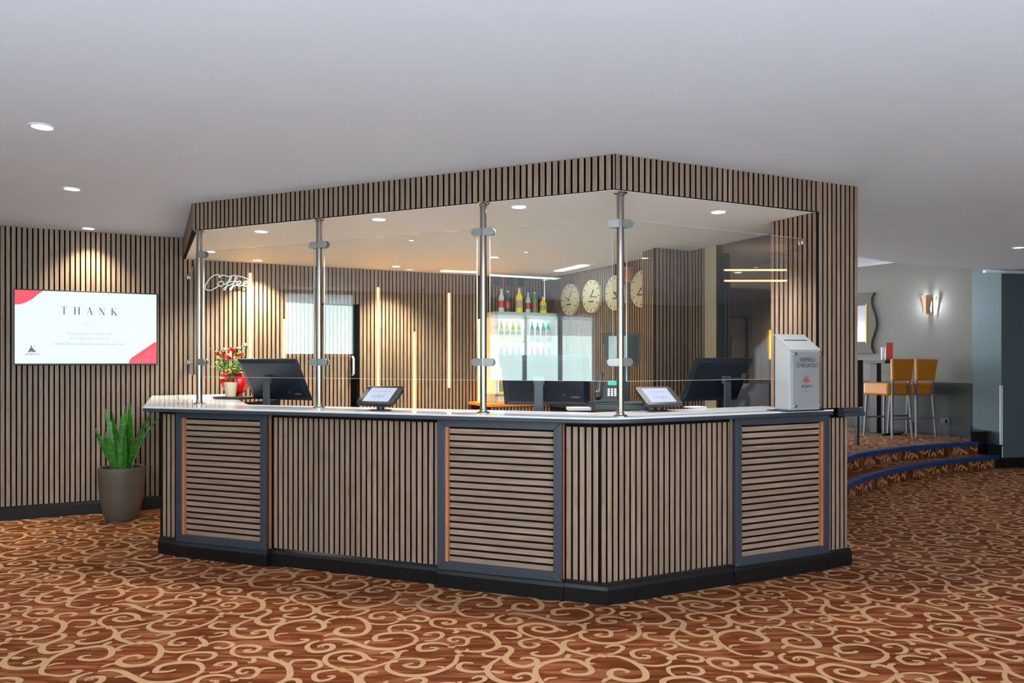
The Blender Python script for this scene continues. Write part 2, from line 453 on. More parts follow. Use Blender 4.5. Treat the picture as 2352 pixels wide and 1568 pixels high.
s1(1.1, (1370,740),(1260,730),(1220,700),(1250,640),(1330,570),(1450,510),(1650,460),(1850,430),(2050,415),(2170,430),(2210,480),(2170,530),(2050,565),(1900,575),(1780,565),(1750,545),(1810,525),(1910,515))
s1(1, (2080,400),(2130,385),(2200,360)); s1(.7, (1310,640),(1400,615),(1550,605))
s1(1, (1370,745),(1500,750),(1640,735),(1740,710),(1770,690),(1660,690))
s1(1.1, (1950,710),(1800,740),(1700,780),(1670,825),(1720,860),(1850,860),(1980,840),(2080,800),(2080,765),(2000,760),(1900,780),(1870,795),(1960,785))
s1(1.2, (2020,700),(2195,685),(2350,700),(2450,735),(2560,780),(2680,815),(2850,825),(3050,815),(3250,780),(3400,740),(3490,700))
s1(.6, (2255,770),(2355,755),(2500,755)); s2(.8, (440,760),(480,725),(550,705))
s2(1.1, (1290,700),(1310,660),(1270,620),(1180,600),(1050,600),(880,610),(730,635),(660,670),(640,705),(700,705),(820,700),(930,680))
s2(.9, (990,590),(980,560),(1060,510),(1200,490),(1360,485),(1470,495),(1490,520),(1430,555),(1320,575),(1230,565),(1260,550))
s2(.7, (1230,705),(1330,708))
s2(1.1, (380,215),(280,215),(170,240),(90,280),(90,320),(170,350),(260,375),(380,385)); s2(.8, (180,325),(300,325),(380,305),(420,290))
s2(1.8, (370,390),(420,378),(470,365))
s2(1.2, (480,385),(600,385),(680,410),(720,460),(690,530),(600,585),(480,625),(300,640),(180,630),(110,600),(160,560),(260,530),(380,520),(450,540),(380,555))
s2(.8, (100,610),(0,620),(-80,640),(-130,655)); s2(.9, (360,385),(240,400),(130,425),(70,460),(160,460))
s2(.9, (500,370),(640,355),(800,320),(890,290),(880,270),(780,270),(680,285),(640,295))
s2(.8, (740,460),(820,480),(950,485),(1080,475),(1200,450),(1300,415)); s2(1, (1370,400),(1340,360),(1270,318))
s2(.9, (1240,310),(1130,310),(980,325),(880,355),(850,395),(920,405),(1020,400),(1060,375),(980,375))
s2(.7, (1200,330),(1340,295)); s2(1.5, (1250,405),(1400,405))
s2(.9, (1380,395),(1500,365),(1640,365),(1740,385),(1730,415),(1640,440),(1520,440),(1500,425),(1580,425))
s2(.8, (1400,312),(1520,305),(1630,285),(1660,260),(1580,255),(1490,275))
s2(.9, (1400,715),(1520,710),(1660,680),(1760,635),(1750,600),(1660,595),(1540,610),(1480,635),(1600,630))
s2(1.1, (610,1000),(500,1060),(480,1110),(530,1150),(650,1180),(850,1185),(1050,1165),(1250,1125),(1450,1070),(1600,1010),(1690,950),(1720,915))
s2(1, (1700,915),(1830,910)); s2(1.1, (1790,890),(1790,835)); s2(1, (1690,800),(1810,795))
s2(1, (1730,775),(1640,750),(1500,742),(1360,755),(1250,785),(1200,840),(1300,850),(1440,840),(1510,810),(1400,805))
s2(.9, (750,970),(900,960),(1050,960),(1130,980),(1080,1030),(980,1070),(850,1070),(780,1045),(860,1030),(950,1020)); s2(.6, (1130,975),(1250,980),(1400,960),(1500,950))
s2(.6, (1280,1060),(1400,1080)); s2(1.6, (610,995),(670,990),(740,980))
s2(1, (720,960),(780,930),(800,890),(760,865),(680,860),(600,880),(550,885)); s2(.9, (800,920),(860,880),(930,855),(1030,845))

def catmull(p, n=3):
    out = []
    for i in range(len(p) - 1):
        p0 = p[max(i - 1, 0)]; p1 = p[i]; p2 = p[i + 1]; p3 = p[min(i + 2, len(p) - 1)]
        for q in range(n):
            t = q / n
            out.append(tuple(0.5 * ((2 * b) + (-a + c) * t + (2 * a - 5 * b + 4 * c - d) * t * t + (-a + 3 * b - 3 * c + d) * t ** 3)
                             for a, b, c, d in zip(p0, p1, p2, p3)))
    out.append(tuple(p[-1])); return out
E1 = Vector((0.936, 0.360 * K)); E2 = Vector((-0.435, 0.872 * K))
TILE = []
for w, pts in ST_:
    g = [onz(x, y, 0) for x, y in pts]
    g = catmull([(q.x, q.y) for q in g], 3)
    n = len(g); Ls = []; Rs = []
    for i in range(n):
        a = Vector(g[max(i - 1, 0)]); b = Vector(g[min(i + 1, n - 1)]); d = b - a
        d = d.normalized() if d.length > 1e-6 else Vector((1, 0)); nn = Vector((-d.y, d.x))
        t = i / (n - 1)
        ww = 0.0118 * w * (0.45 + 0.75 * math.sin(PI * min(1, max(0, t * 0.9 + 0.06))) ** 0.7)
        Ls.append(Vector(g[i]) + nn * ww); Rs.append(Vector(g[i]) - nn * ww)
    TILE.append((Ls, Rs))

def ribbons(mb, test, mapf, i0, i1, j0, j1):
    for i in range(i0, i1):
        for j in range(j0, j1):
            o = E1 * i + E2 * j
            c = TILE[0][0][0] + o
            for q, (Ls, Rs) in enumerate(TILE):
                dz = 0.0008 + 0.00003 * q
                run = []
                pts = [(a + o, b + o) for a, b in zip(Ls, Rs)]
                ok = [test(a) and test(b) for a, b in pts]
                idx = []
                vs = []; fs = []
                for r in range(len(pts)):
                    vs.append(mapf(pts[r][0], dz)); vs.append(mapf(pts[r][1], dz))
                for r in range(len(pts) - 1):
                    if ok[r] and ok[r + 1]: fs.append((2 * r + 1, 2 * r + 3, 2 * r + 2, 2 * r))
                if fs: mb._a(vs, fs)

def inpoly(p, poly):
    c = False; n = len(poly); x, y = p[0], p[1]
    for i in range(n):
        x1, y1 = poly[i][0], poly[i][1]; x2, y2 = poly[(i + 1) % n][0], poly[(i + 1) % n][1]
        if (y1 > y) != (y2 > y) and x < (x2 - x1) * (y - y1) / (y2 - y1) + x1: c = not c
    return c

ris1 = [P(2.6, 5.9), P(3.0, 6.55), P(3.577, 7.306), P(4.15, 7.87), P(4.68, 8.307), P(5.2, 8.66), P(5.71, 8.945), P(6.16, 9.16), P(6.53, 9.32)]
ris2 = [P(2.75, 6.3), P(3.3, 7.25), P(3.95, 8.07), P(4.45, 8.48), P(4.97, 8.816), P(5.45, 9.06), P(5.91, 9.265), P(6.26, 9.366)]
EX0, EX1 = P(6.47, 9.8), P(4.6, 12.8)                 # wall E line
PILC = P(6.54, 9.31)

# room outline
aw = math.atan2(math.sin(aA), math.cos(aA))
n2 = Vector((math.cos(aA), math.sin(aA)))
CW = -6.6
w0 = lint(A_org, dA, n2 * CW, Vector((-n2.y, n2.x)))
wdir = dP.copy()
LW = 13.2
w1 = w0 + wdir * LW
b1 = w1 + dA * 17.0
RW0 = P(7.25, 9.46)
rdir = dP
r1 = lint(RW0, rdir, w1, dA)

mb = MB()
mb.prism([(-11, -13), (14, -13), (14, 14.5), (-11, 14.5)], -0.06, 0)
mb.mat = 1
def vis(p):
    return p.y > 1.95 and -7.5 < p.x < 9.5 and p.y < 10.4 and p.y < wallAy(p.x) + .05 and not (p.x < 3 and p.y > 6.9)
def wallAy(x): return WA0.y + WAs * x if x < 0.4 else 99
hidden = [CL0 + Vector((.2, .25)), CK + Vector((0, .3)), CR1 + Vector((-.2, .25)), P(1.9, 6.5), P(-2.6, 6.9)]
ribbons(mb, lambda p: vis(p) and not inpoly(p, hidden), lambda p, dz: (p.x, p.y, dz), -8, 20, -9, 14)
fl = struct(build('floor', mb, [M['carpet'], M['scroll']]))

# ------------------------------------------------------------------ walls of the room
def wall(name, p0, p1, z0, z1, m, th=0.1, openings=()):
    L = (p1 - p0).length
    mb = MB()
    xs = 0
    for (a, b, c, d) in sorted(openings):
        if a > xs: mb.box(xs, a, 0, th, z0, z1)
        if c > z0: mb.box(a, b, 0, th, z0, c)
        if d < z1: mb.box(a, b, 0, th, d, z1)
        xs = b
    mb.box(xs, L, 0, th, z0, z1)
    return struct(build(name, mb, m, loc=(p0.x, p0.y, 0), rotz=ang(p0, p1)))

# ---- wall A (slatted wall behind the counter and television)
A_L = w0
lenA = (cornerAB - A_L).length
sA = lambda px: (wallA(px) - A_L).length
def zA(px, py): return H - (py - CY) / F * wallA(px).y
Astart = A_L + dA * (sA(-400) // PITCH * PITCH)
s0 = (Astart - A_L).length
door0, door1, doorz = sA(742) - s0, sA(823) - s0, zA(780, 697)
strips = [(570, 627, 822), (646, 733, 822), (865, 660, 888), (943, 762, 952), (1025, 673, 890), (1096, 733, 950)]
led = []
holes = [(door0, door1, 0.0, doorz)]
for px, a, b in strips:
    c = round((sA(px) - s0 - 0.0065) / PITCH) * PITCH + SW + 0.0065      # centre of the nearest groove
    led.append((c, zA(px, b), zA(px, a)))
mb = MB()
slats(mb, lenA - s0, 0.11, CEIL, holes=holes)
mb.mat = 1; mb.box(0, lenA - s0, ST + .008, ST + .1, 0.0, CEIL) if False else None
for a, b in ((0, door0), (door1, lenA - s0)): mb.box(a, b, ST + .008, ST + .08, 0, CEIL)
mb.box(door0, door1, ST + .008, ST + .08, doorz, CEIL)
wa = struct(build('wall_back', mb, [M['slat_v'], M['felt']], loc=(Astart.x, Astart.y, 0), rotz=aA))
wl = wall('wall_back_plain', A_L, Astart, 0, CEIL, M['wallE'])
mb = MB()
mb.prism_x([(0.0, 0.0), (-0.022, 0.0), (-0.022, 0.10), (-0.012, 0.12), (0.0, 0.125)], 0, door0)
mb.prism_x([(0.0, 0.0), (-0.022, 0.0), (-0.022, 0.10), (-0.012, 0.12), (0.0, 0.125)], door1, lenA - s0)
struct(build('baseboard_back', mb, M['kick'], loc=(Astart.x, Astart.y, 0), rotz=aA))
# concealed door
mb = MB()
slats(mb, door1 - door0 - 0.075, 0.02, doorz - 0.02, x0=door0, y=0.045)
mb.mat = 1; mb.box(door0, door1 - .075, .073, .11, 0.02, doorz - .02)
mb.box(door0 - .01, door1 + .01, .11, .14, 0, doorz + .01)
dr = struct(build('door_1', mb, [M['slat_v'], M['felt']], loc=(Astart.x, Astart.y, 0), rotz=aA))
mb = MB(); hx = sA(812) - s0
mb.tube([(hx, .04, zA(812, 861)), (hx, 0.0, zA(812, 858)), (hx, 0.0, zA(812, 822)), (hx, .04, zA(812, 819))], 0.011, 8)
build('door_handle', mb, M['white'], parent=dr, smooth=40)
# LED strips
g = 'warm vertical light strips in the slatted wall'
nm = ['tall leftmost warm light strip beside the white coffee lettering', 'short warm light strip above the left monitor, second from the left',
      'tall warm light strip between the concealed door and the next strip', 'warm light strip reaching down behind the counter edge, right of the first tablet',
      'warm light strip with high lower end, left of the middle pole', 'warm light strip just left of the third glass screen pole']
for (c, z0, z1), lb in zip(led, nm):
    t = thing('light_strip', lb, 'light', (Astart.x + dA.x * c, Astart.y + dA.y * c, z0), aA, g)
    mb = MB(); mb.box(-.0095, .0095, -.004, -.0005, 0, z1 - z0); build('diffuser', mb, M['led'], t)
    mb = MB(); mb.box(-.01, .01, -.0045, -.0004, -0.006, 0); build('end_cap', mb, M['black'], t); mb = MB(); mb.box(-.01, .01, -.0045, -.0004, z1 - z0, z1 - z0 + .006); build('end_cap', mb, M['black'], t)

# ---- wall B (clock wall), column C, wall D
cB = P(1.188, 6.36); cC = P(1.27, 6.14)
Lb = (lint(Vector((0, 0)), Vector(((1481 - CX) / F, 1)), cornerAB, dP) - cornerAB).length
mb = MB(); slats(mb, Lb, 0.0, SOFF + .1); mb.mat = 1; mb.box(0, Lb, ST + .008, ST + .1, 0, SOFF + .1)
struct(build('wall_clock', mb, [M['slat_v'], M['felt']], loc=(cornerAB.x, cornerAB.y, 0), rotz=aP))
bEnd = cornerAB + dP * Lb
# column: face towards the viewer's left, then face parallel to wall A
c0 = Vector((at(1475, 0, cB.y).x, cB.y)); c1 = Vector((at(1507, 0, cC.y).x, cC.y)); c2 = P(1.52, 6.27)
c3d = (c2 - c1)
dD0 = P(1.757, 6.02); dD1 = P(2.027, 5.45)
dEnd = c1 + c3d.normalized() * (lint(c1, c3d, dD0, dD1 - dD0) - c1).length
def slatwall(name, p0, p1, z0, z1, back=0.08, base=None, off=0.0):
    L = (p1 - p0).length
    mb = MB(); slats(mb, L, z0 if base is None else base, z1, off=off); mb.mat = 1
    mb.box(0.03, L - .03, ST + .008, ST + back, z0, z1)
    return struct(build(name, mb, [M['slat_v'], M['felt']], loc=(p0.x, p0.y, 0), rotz=ang(p0, p1)))
slatwall('wall_pier_side', c0, c1 - (c1 - c0).normalized() * .012, 0, SOFF + .1, back=.031)
slatwall('wall_pier_front', c1 + c3d.normalized() * .0, dEnd, 0, SOFF + .1, back=.031)
dSl = lint(Vector((0, 0)), Vector(((1618 - CX) / F, 1)), dEnd, dD1 - dD0)
slatwall('wall_alcove_right', dEnd, dSl, 0, SOFF + .1)
dCr = lint(Vector((0, 0)), Vector(((1645 - CX) / F, 1)), dEnd, dD1 - dD0)
dFr = lint(Vector((0, 0)), Vector(((1790 - CX) / F, 1)), dEnd, dD1 - dD0)
wall('wall_alcove_reflection', dSl, dCr, 0, SOFF + .1, M['reflection_strip'])  # plain cream strip standing in for a mixed reflection
dd = (dFr - dCr).length
mb = MB(); mb.box(0.03, dd, 0.02, .04, 0.05, SOFF)
w3 = struct(build('window_3', mb, M['darkglass'], loc=(dCr.x, dCr.y, 0), rotz=ang(dCr, dFr)))
mb = MB(); mb.box(0, .03, 0, .08, 0, SOFF); mb.box(0, dd, 0, .08, 0, .05); mb.box(0, dd, .05, .1, 0, SOFF)
build('window_frame', mb, M['black'], w3)

# ---- fascia, soffit, ceiling
aL = ang(FL0, FC); aR = ang(FC, FR1)
LL = (FC - FL0).length; LR = (FR1 - FC).length
FLb = lint(A_org, dA, FL0, -dP)                       # where the left return meets wall A
mb = MB(); slats(mb, LL, SOFF, CEIL, off=0.004); mb.mat = 1; mb.box(0, LL, ST + .008, ST + .03, SOFF, CEIL)
struct(build('wall_fascia_left', mb, [M['slat_v'], M['felt']], loc=(FL0.x, FL0.y, 0), rotz=aL))
pxcol = lambda px: lint(Vector((0, 0)), Vector(((px - CX) / F, 1)), FC, FR1 - FC)
colL = pxcol(1881)
LRc = (colL - FC).length
mb = MB(); slats(mb, LRc, SOFF, CEIL, off=0.008); mb.mat = 1; mb.box(0.01, LRc, ST + .008, ST + .03, SOFF, CEIL)
struct(build('wall_fascia_right', mb, [M['slat_v'], M['felt']], loc=(FC.x, FC.y, 0), rotz=aR))
retL = (FLb - FL0).length
mb = MB(); slats(mb, retL, SOFF, CEIL); mb.mat = 1; mb.box(0, retL, ST + .008, ST + .03, SOFF, CEIL)
struct(build('wall_fascia_return', mb, [M['slat_v'], M['felt']], loc=(FLb.x, FLb.y, 0), rotz=ang(FLb, FL0)))
nR = Vector((-math.sin(aR), math.cos(aR)))            # inwards
uR = Vector((math.cos(aR), math.sin(aR)))
Lc = (FR1 - colL).length
band0, band1 = 1.035, 1.105
mb = MB(); slats(mb, Lc, band1, CEIL); mb.mat = 1; mb.box(0.0, Lc, ST + .008, .40, band1, CEIL)
mb.box(0.05, Lc - .02, .15, .40, 0.0, band1)
struct(build('wall_column', mb, [M['slat_v'], M['felt']], loc=(colL.x, colL.y, 0), rotz=aR))
rv = 0.40
colB = colL - dP * rv
mb = MB(); slats(mb, rv, CTOP, SOFF, off=0.0); mb.mat = 1
struct(build('wall_column_reveal', mb, [M['slat_v'], M['felt']], loc=(colB.x - .028 * math.cos(aP + PI / 2), colB.y - .028 * math.sin(aP + PI / 2), 0), rotz=aP))
# soffit over the alcove
nL = Vector((-math.sin(aL), math.cos(aL)))
so = [FL0 + Vector((0.035, .02)), FC + Vector((0, .022)), FR1 + nR * .03, FR1 + nR * 1.2 + uR * .0, P(2.3, 9.3), cornerAB - dP * .08 + dA * .3, cornerAB - dP * .08, FLb + dA * .022 - dP * .02]
mb = MB(); mb.prism([(p.x, p.y) for p in so], SOFF - .002, SOFF + .04)
struct(build('ceiling_alcove', mb, M['soffit']))
# main ceiling
edge = [P(2.5, 5.6), P(3.2, 7.0), P(4.03, 8.07), P(4.69, 8.55), P(5.35, 8.82), P(5.97, 9.05), P(7.6, 9.6)]
mc = [(14, -13), (-11, -13), (-11, 14.5), (2.3, 14.5)] + [(p.x, p.y) for p in edge] + [(14, 10.2)]
mb = MB(); mb.prism(mc, CEIL, CEIL + .06)
mb.prism([(-11, -13), (14, -13), (14, -12.9), (-11, -12.9)], CEIL, CEIL + .06)
struct(build('ceiling', mb, M['paint']))
mb = MB(); mb.prism([(2.2, 5.0), (14, 5.0), (14, 14.5), (2.2, 14.5)], HIGH, HIGH + .05)
struct(build('ceiling_raised', mb, M['paint']))
mb = MB()
for a, b in zip(edge[:-1], edge[1:]):
    d = (b - a).normalized(); n = Vector((d.y, -d.x)) * .03
    mb.prism([(a.x, a.y), (b.x, b.y), (b.x + n.x, b.y + n.y), (a.x + n.x, a.y + n.y)], CEIL + .055, HIGH)
struct(build('trim_1', mb, M['paint']))

mb = MB(); fa = [inner_ for inner_ in (P(-1.9, 5.9), P(.55, 4.75), P(1.9, 5.35), P(1.35, 6.3), P(.95, 6.9), P(.3, 8.1), P(-2.9, 6.7))]
mb.prism([(p.x, p.y) for p in fa], 0, .006); struct(build('floor_bounce_alcove', mb, M['bounce_floor']))  # unseen pale floor added to bounce light onto the soffit

# ---- daylight walls behind the camera
def glazing(wname, p0, d, s, e, z0, z1, mull, n):
    t = thing(wname, None, None, (p0.x + d.x * s, p0.y + d.y * s, 0), math.atan2(d.y, d.x)); t['kind'] = 'structure'
    mb = MB(); W = e - s
    mb.box(0, W, 0.0, .08, z0, z0 + .05); mb.box(0, W, 0, .08, z1 - .05, z1)
    for i in range(mull + 1):
        x = W * i / mull; mb.box(max(0, x - .03), min(W, x + .03), 0, .08, z0, z1)
    build('window_frame', mb, M['window_frame'], t)
    mb = MB(); mb.box(0, W, .03, .036, z0, z1); build('pane', mb, M['fridge_glass'], t)
    return t
wd = -wdir   # wall runs from w1 to w0 so that local y points outdoors
oL = [(LW - 3.4, LW - 2.1, 1.5, 2.62), (LW - 9.65, LW - 7.3, 0.45, 2.37), (LW - 12.7, LW - 10.6, 0.45, 2.33)]
wall('wall_left', w1, w0, 0, CEIL, M['wallE'], openings=[(a, b, c, d) for a, b, c, d in oL])
for i, (a, b, c, d) in enumerate(oL): glazing('window_%d' % (i + 4), w1, (w0 - w1).normalized(), a, b, c, d, 3 if i else 2, 0)
wR = r1
Lbk = (r1 - w1).length
oB_added = [(Lbk - 4.4, Lbk - 1.4, .45, 2.33), (Lbk - 8.6, Lbk - 5.4, .45, 2.33), (Lbk - 12.8, Lbk - 9.6, .45, 2.33)]  # unseen windows put in behind the camera for frontal daylight
wall('wall_front', r1, w1, 0, CEIL, M['wallE'], openings=oB_added)
for i, (a, b, c, d) in enumerate(oB_added): glazing('window_%d' % (i + 7), r1, (w1 - r1).normalized(), a, b, c, d, 3, 0)
wall('wall_right', RW0, r1, 0, CEIL, M['wallE'])
def portal(p0, d, s, e, z0, z1, power):
    l = bpy.data.lights.new('daylight', 'AREA'); l.shape = 'RECTANGLE'; l.size = e - s; l.size_y = z1 - z0
    l.energy = power; l.color = (0.86, 0.93, 1.0)
    o = bpy.data.objects.new('daylight', l); C.objects.link(o)
    nn = Vector((-d.y, d.x)); c = p0 + d * ((s + e) / 2) - nn * -.0
    o.location = (c.x + nn.x * .14, c.y + nn.y * .14, (z0 + z1) / 2)
    o.rotation_euler = Vector((nn.x, nn.y, 0)).to_track_quat('Z', 'Y').to_euler()
    return o
dl = (w0 - w1).normalized(); db = (w1 - r1).normalized()
for a, b, c, d in oL:
    o = portal(w1, dl, a, b, c, d, 1); o.data.cycles.is_portal = True
for a, b, c, d in oB_added:
    o = portal(r1, db, a, b, c, d, 1); o.data.cycles.is_portal = True

# ---- outside the left windows: banner, hedge, forecourt
bo = w1 + dl * (LW - 9.3) + Vector((-dl.y, dl.x)) * 1.3
t = thing('sign_board', 'white sign board with added glow and dark lettering outside the window, seen mirrored in the glass screen', 'sign', (bo.x, bo.y, 0), math.atan2(dl.y, dl.x) + 0)
mb = MB(); mb.quad((-1.2, 0, 1.98), (2.4, 0, 1.98), (2.4, 0, 2.32), (-1.2, 0, 2.32)); build('face', mb, M['sign_glow'], t)
mb = MB(); mb.text('Airport Hotel - No', .17, .0, -.004, 2.1, align='LEFT'); build('lettering', mb, M['ink'], t)
mb = MB(); mb.cyl((-1.2, .03, 0), (-1.2, .03, 2.36), .03); build('post', mb, M['grey_metal'], t); mb = MB(); mb.cyl((2.4, .03, 0), (2.4, .03, 2.36), .03); build('post', mb, M['grey_metal'], t)
mb = MB()
for i in range(60):
    s = random.uniform(.5, 7.5); p = w1 + dl * s + Vector((-dl.y, dl.x)) * random.uniform(2.4, 3.2)
    mb.sphere((p.x, p.y, random.uniform(.1, .4)), random.uniform(.2, .32), 8)
tag(build('hedge', mb, M['hedge']), 'clipped green hedge outside the left windows', 'hedge', kind='stuff')

# ------------------------------------------------------------------ reception counter
aCL = ang(CL0, CK); aCR = ang(CK, CR1)
LCL = (CK - CL0).length; LCR = (CR1 - CK).length
def onL(px): return (lint(Vector((0, 0)), Vector(((px - CX) / F, 1)), CL0, CK - CL0) - CL0).length
def onR(px): return (lint(Vector((0, 0)), Vector(((px - CX) / F, 1)), CK, CR1 - CK) - CK).length
rc = thing('reception_counter', 'slat-clad reception counter with charcoal framed panels and black plinth', 'counter', (CL0.x, CL0.y, 0), 0)
inv = Vector((CL0.x, CL0.y, 0))
def cpart(name, mb, mats, side, bevel=0, parent=None):
    o = build(name, mb, mats, parent or rc, bevel=bevel)
    if side == 'L': o.rotation_euler = (0, 0, aCL)
    else: o.rotation_euler = (0, 0, aCR); o.location = Vector((CK.x, CK.y, 0)) - inv
    return o
REC = 0.06
SZ0, SZ1 = 0.115, 1.03
b1a, b1b = onL(403), onL(611); b2a, b2b = onL(1004), onL(1290)
b3a, b3b = onR(1690), onR(1906)
def recess(side, a, b, off=0.0):
    mb = MB(); slats(mb, b - a, SZ0, SZ1, x0=a, y=REC, off=off)
    mb.mat = 1; mb.box(a, b, REC + ST + .008, REC + .1, 0, SZ0); mb.box(a, b, REC + .004, REC + .1, SZ1, 1.06)
    return cpart('slatted_panel', mb, [M['slat_v'], M['felt']], side)
recess('L', 0.0, b1a); recess('L', b1b, b2a, .02); recess('L', b2b, LCL - .03, .012)
recess('R', 0.005, b3a, .0)
mb = MB(); slats(mb, LCR - b3b - .02, SZ0, SZ1, x0=b3b, y=.025, off=.006); mb.mat = 1; mb.box(b3b, LCR - .02, .05, .1, 0, 1.06)
cpart('slatted_panel', mb, [M['slat_v'], M['felt']], 'R')
mb = MB(); mb.box(LCL - .055, LCL - .03, REC - .0, REC + .06, SZ0, SZ1); cpart('corner_post', mb, M['felt'], 'L')
def framed(side, a, b, jamb):
    fz0, fz1 = 0.11, 1.062; fw = 0.052
    mb = MB(); Y0, Y1 = -0.0, 0.03
    def bar(p):     # mitred bar, chamfered towards the inside
        n = len(p); v = [(q[0], Y0, q[1]) for q in p] + [(q[0], Y1, q[1]) for q in p]
        f = [(0, 1, 2, 3), (7, 6, 5, 4)] + [(i, n + i, n + (i + 1) % n, (i + 1) % n) for i in range(n)]
        mb._a(v, f)
    bar([(a, fz0), (b, fz0), (b - fw, fz0 + fw), (a + fw, fz0 + fw)])
    bar([(a + fw, fz1 - fw), (b - fw, fz1 - fw), (b, fz1), (a, fz1)])
    bar([(a, fz0), (a + fw, fz0 + fw), (a + fw, fz1 - fw), (a, fz1)])
    bar([(b - fw, fz0 + fw), (b, fz0), (b, fz1), (b - fw, fz1 - fw)])
    fr = cpart('framed_panel', mb, M['char'], side, bevel=.003)
    q = MB(); slats(q, b - a - 2 * fw, fz0 + fw, fz1 - fw, x0=a + fw, y=.028, horizontal=True); o = build('slats', q, [M['slat_h'], M['felt']], fr)
    q = MB(); e = .022
    if jamb < 0: q.box(a + fw - .001, a + fw + e, .008, .028, fz0 + fw, fz1 - fw)
    else: q.box(b - fw - e, b - fw + .001, .008, .028, fz0 + fw, fz1 - fw)
    build('jamb', q, M['jamb'], fr)
    q = MB(); q.box(a, b, .03 + .03, .16, 0, fz1)
    q.mat = 0; build('carcass', q, M['felt'], fr)
    for xx, s in ((a, -1), (b, 1)):      # the slatted returns of the box
        q = MB()
        q.mat = 1; q.box(min(xx, xx - s * .006), max(xx, xx - s * .006), .03, .1, fz0, fz1)
        build('side_return', q, [M['jamb'], M['felt']], fr); q = MB()
        q.mat = 0; q.box(min(xx, xx - s * -.003), max(xx, xx - s * -.003), .032, .056, fz0, fz1 - .01)
        build('side_slat', q, M['jamb'] if side == 'L' else M['slat_v'], fr)  # one finish on all returns, the differing light is put into the colour
framed('L', b1a, b1b, -1); framed('L', b2a, b2b, -1); framed('R', b3a, b3b, 1)
# skirting
def kick(side, segs):
    mb = MB()
    for a, b, y in segs:
        mb.prism_x([(y + .05, 0), (y - .0, 0), (y - .0, .085), (y + .008, .105), (y + .022, .118), (y + .05, .12)], a, b)
    cpart('skirting', mb, M['kick'], side, bevel=.002)
kick('L', [(0, b1a, .012), (b1a, b1b + .012, -.012), (b1b + .012, b2a, .035), (b2a, b2b + .012, -.012), (b2b + .012, LCL + .004, .0)])
kick('R', [(-.004, b3a - .012, .0), (b3a - .012, b3b, -.012), (b3b, LCR, .0)])
# end panels of the counter
mb = MB(); mb.box(-.02, -.002, .062, 1.62, 0, 1.06)
cpart('end_panel', mb, M['felt'], 'L').rotation_euler = (0, 0, aCL + R(5))
mb = MB(); mb.box(0.05, LCL - .1, .36, .40, .12, 1.05); cpart('back_panel', mb, M['grey_panel'], 'L')
mb = MB(); mb.box(.2, LCR - .5, .36, .40, .12, 1.05); cpart('back_panel', mb, M['grey_panel'], 'R')

# countertop
T0 = P(-2.66, 5.02); TK = P(.555, 3.985); T1 = P(2.19, 4.74)
wa0 = wallA(349)
dl_ = (TK - T0).normalized(); dr_ = (T1 - TK).normalized()
def rounded(a, k, b, r, n=6):
    p0 = k + (a - k).normalized() * r; p1 = k + (b - k).normalized() * r
    out = []
    for i in range(n + 1):
        t = i / n; out.append((1 - t) ** 2 * p0 + 2 * t * (1 - t) * k + t * t * p1)
    return out
dep = .46
nl_ = Vector((-dl_.y, dl_.x)); nr_ = Vector((-dr_.y, dr_.x))
inner = lint(T0 + nl_ * dep, dl_, TK + nr_ * dep, dr_)
backL = A_org + dA * ((wa0 - A_org).dot(dA))
poly = [T0 + (TK - T0) * .0] + rounded(T0, TK, T1, .22) + [T1, T1 + nr_ * .12, colL + nR * .40 + uR * -.02 + nR * .1]
inn = [poly[-1] - uR * .0, inner]
leftIn = T0 + dl_ * .55 + nl_ * dep
poly += [inner, leftIn]
q = lint(leftIn, -dP, A_org, dA)
poly += [q + dP * .03, Vector((wa0.x, wa0.y)) + dP * .03]
pts = [(p.x, p.y) for p in poly]
mb = MB(); mb.prism(pts, CTOP - .012, CTOP)
ct = tag(build('countertop', mb, M['top'], bevel=.003), 'glossy white worktop with dark edge running along the reception counter', 'countertop')
mb = MB(); sh = [(p.x, p.y) for p in poly]
mb.prism(sh, CTOP - .036, CTOP - .0122); build('edging', mb, M['char'], ct, bevel=.006)
# band round the column at counter height
mb = MB(); x0 = (T1 - colL).dot(uR)
mb.box(x0 + .06, Lc + .02, -.035, .03, 1.045, 1.075); mb.box(x0 + .06, Lc + .014, -.028, .03, 1.077, 1.10)
struct(build('trim_2', mb, M['char'], loc=(colL.x, colL.y, 0), rotz=aR, bevel=.003))

# staff desk behind the counter
sd = thing('staff_desk', 'low grey staff desk behind the reception counter', 'desk', (inner.x, inner.y, 0), 0)
iv = Vector((inner.x, inner.y, 0))
ia = inner - dl_ * 2.35 ; ib = inner + dr_ * 1.28
k2 = lint(inner + nl_ * .62, dl_, inner + nr_ * .62, dr_)
pp = [ia + nl_ * .01, inner + (nl_ + nr_) * .01, ib + nr_ * .01, ib + nr_ * .62, k2, ia + nl_ * .62]
mb = MB(); mb.prism([((p - inner).x, (p - inner).y) for p in pp], .72, .75); build('desk_top', mb, M['white'], sd, bevel=.003)  # top whitened to bounce light up into the alcove
mb = MB()
for p in (ia + nl_ * .3, ib + nr_ * .3, k2 * 1.0 + (inner - k2) * .15):
    v = p - inner; mb = MB(); mb.cyl((v.x, v.y, 0), (v.x, v.y, .72), .03); build('leg', mb, M['grey_metal'], sd)

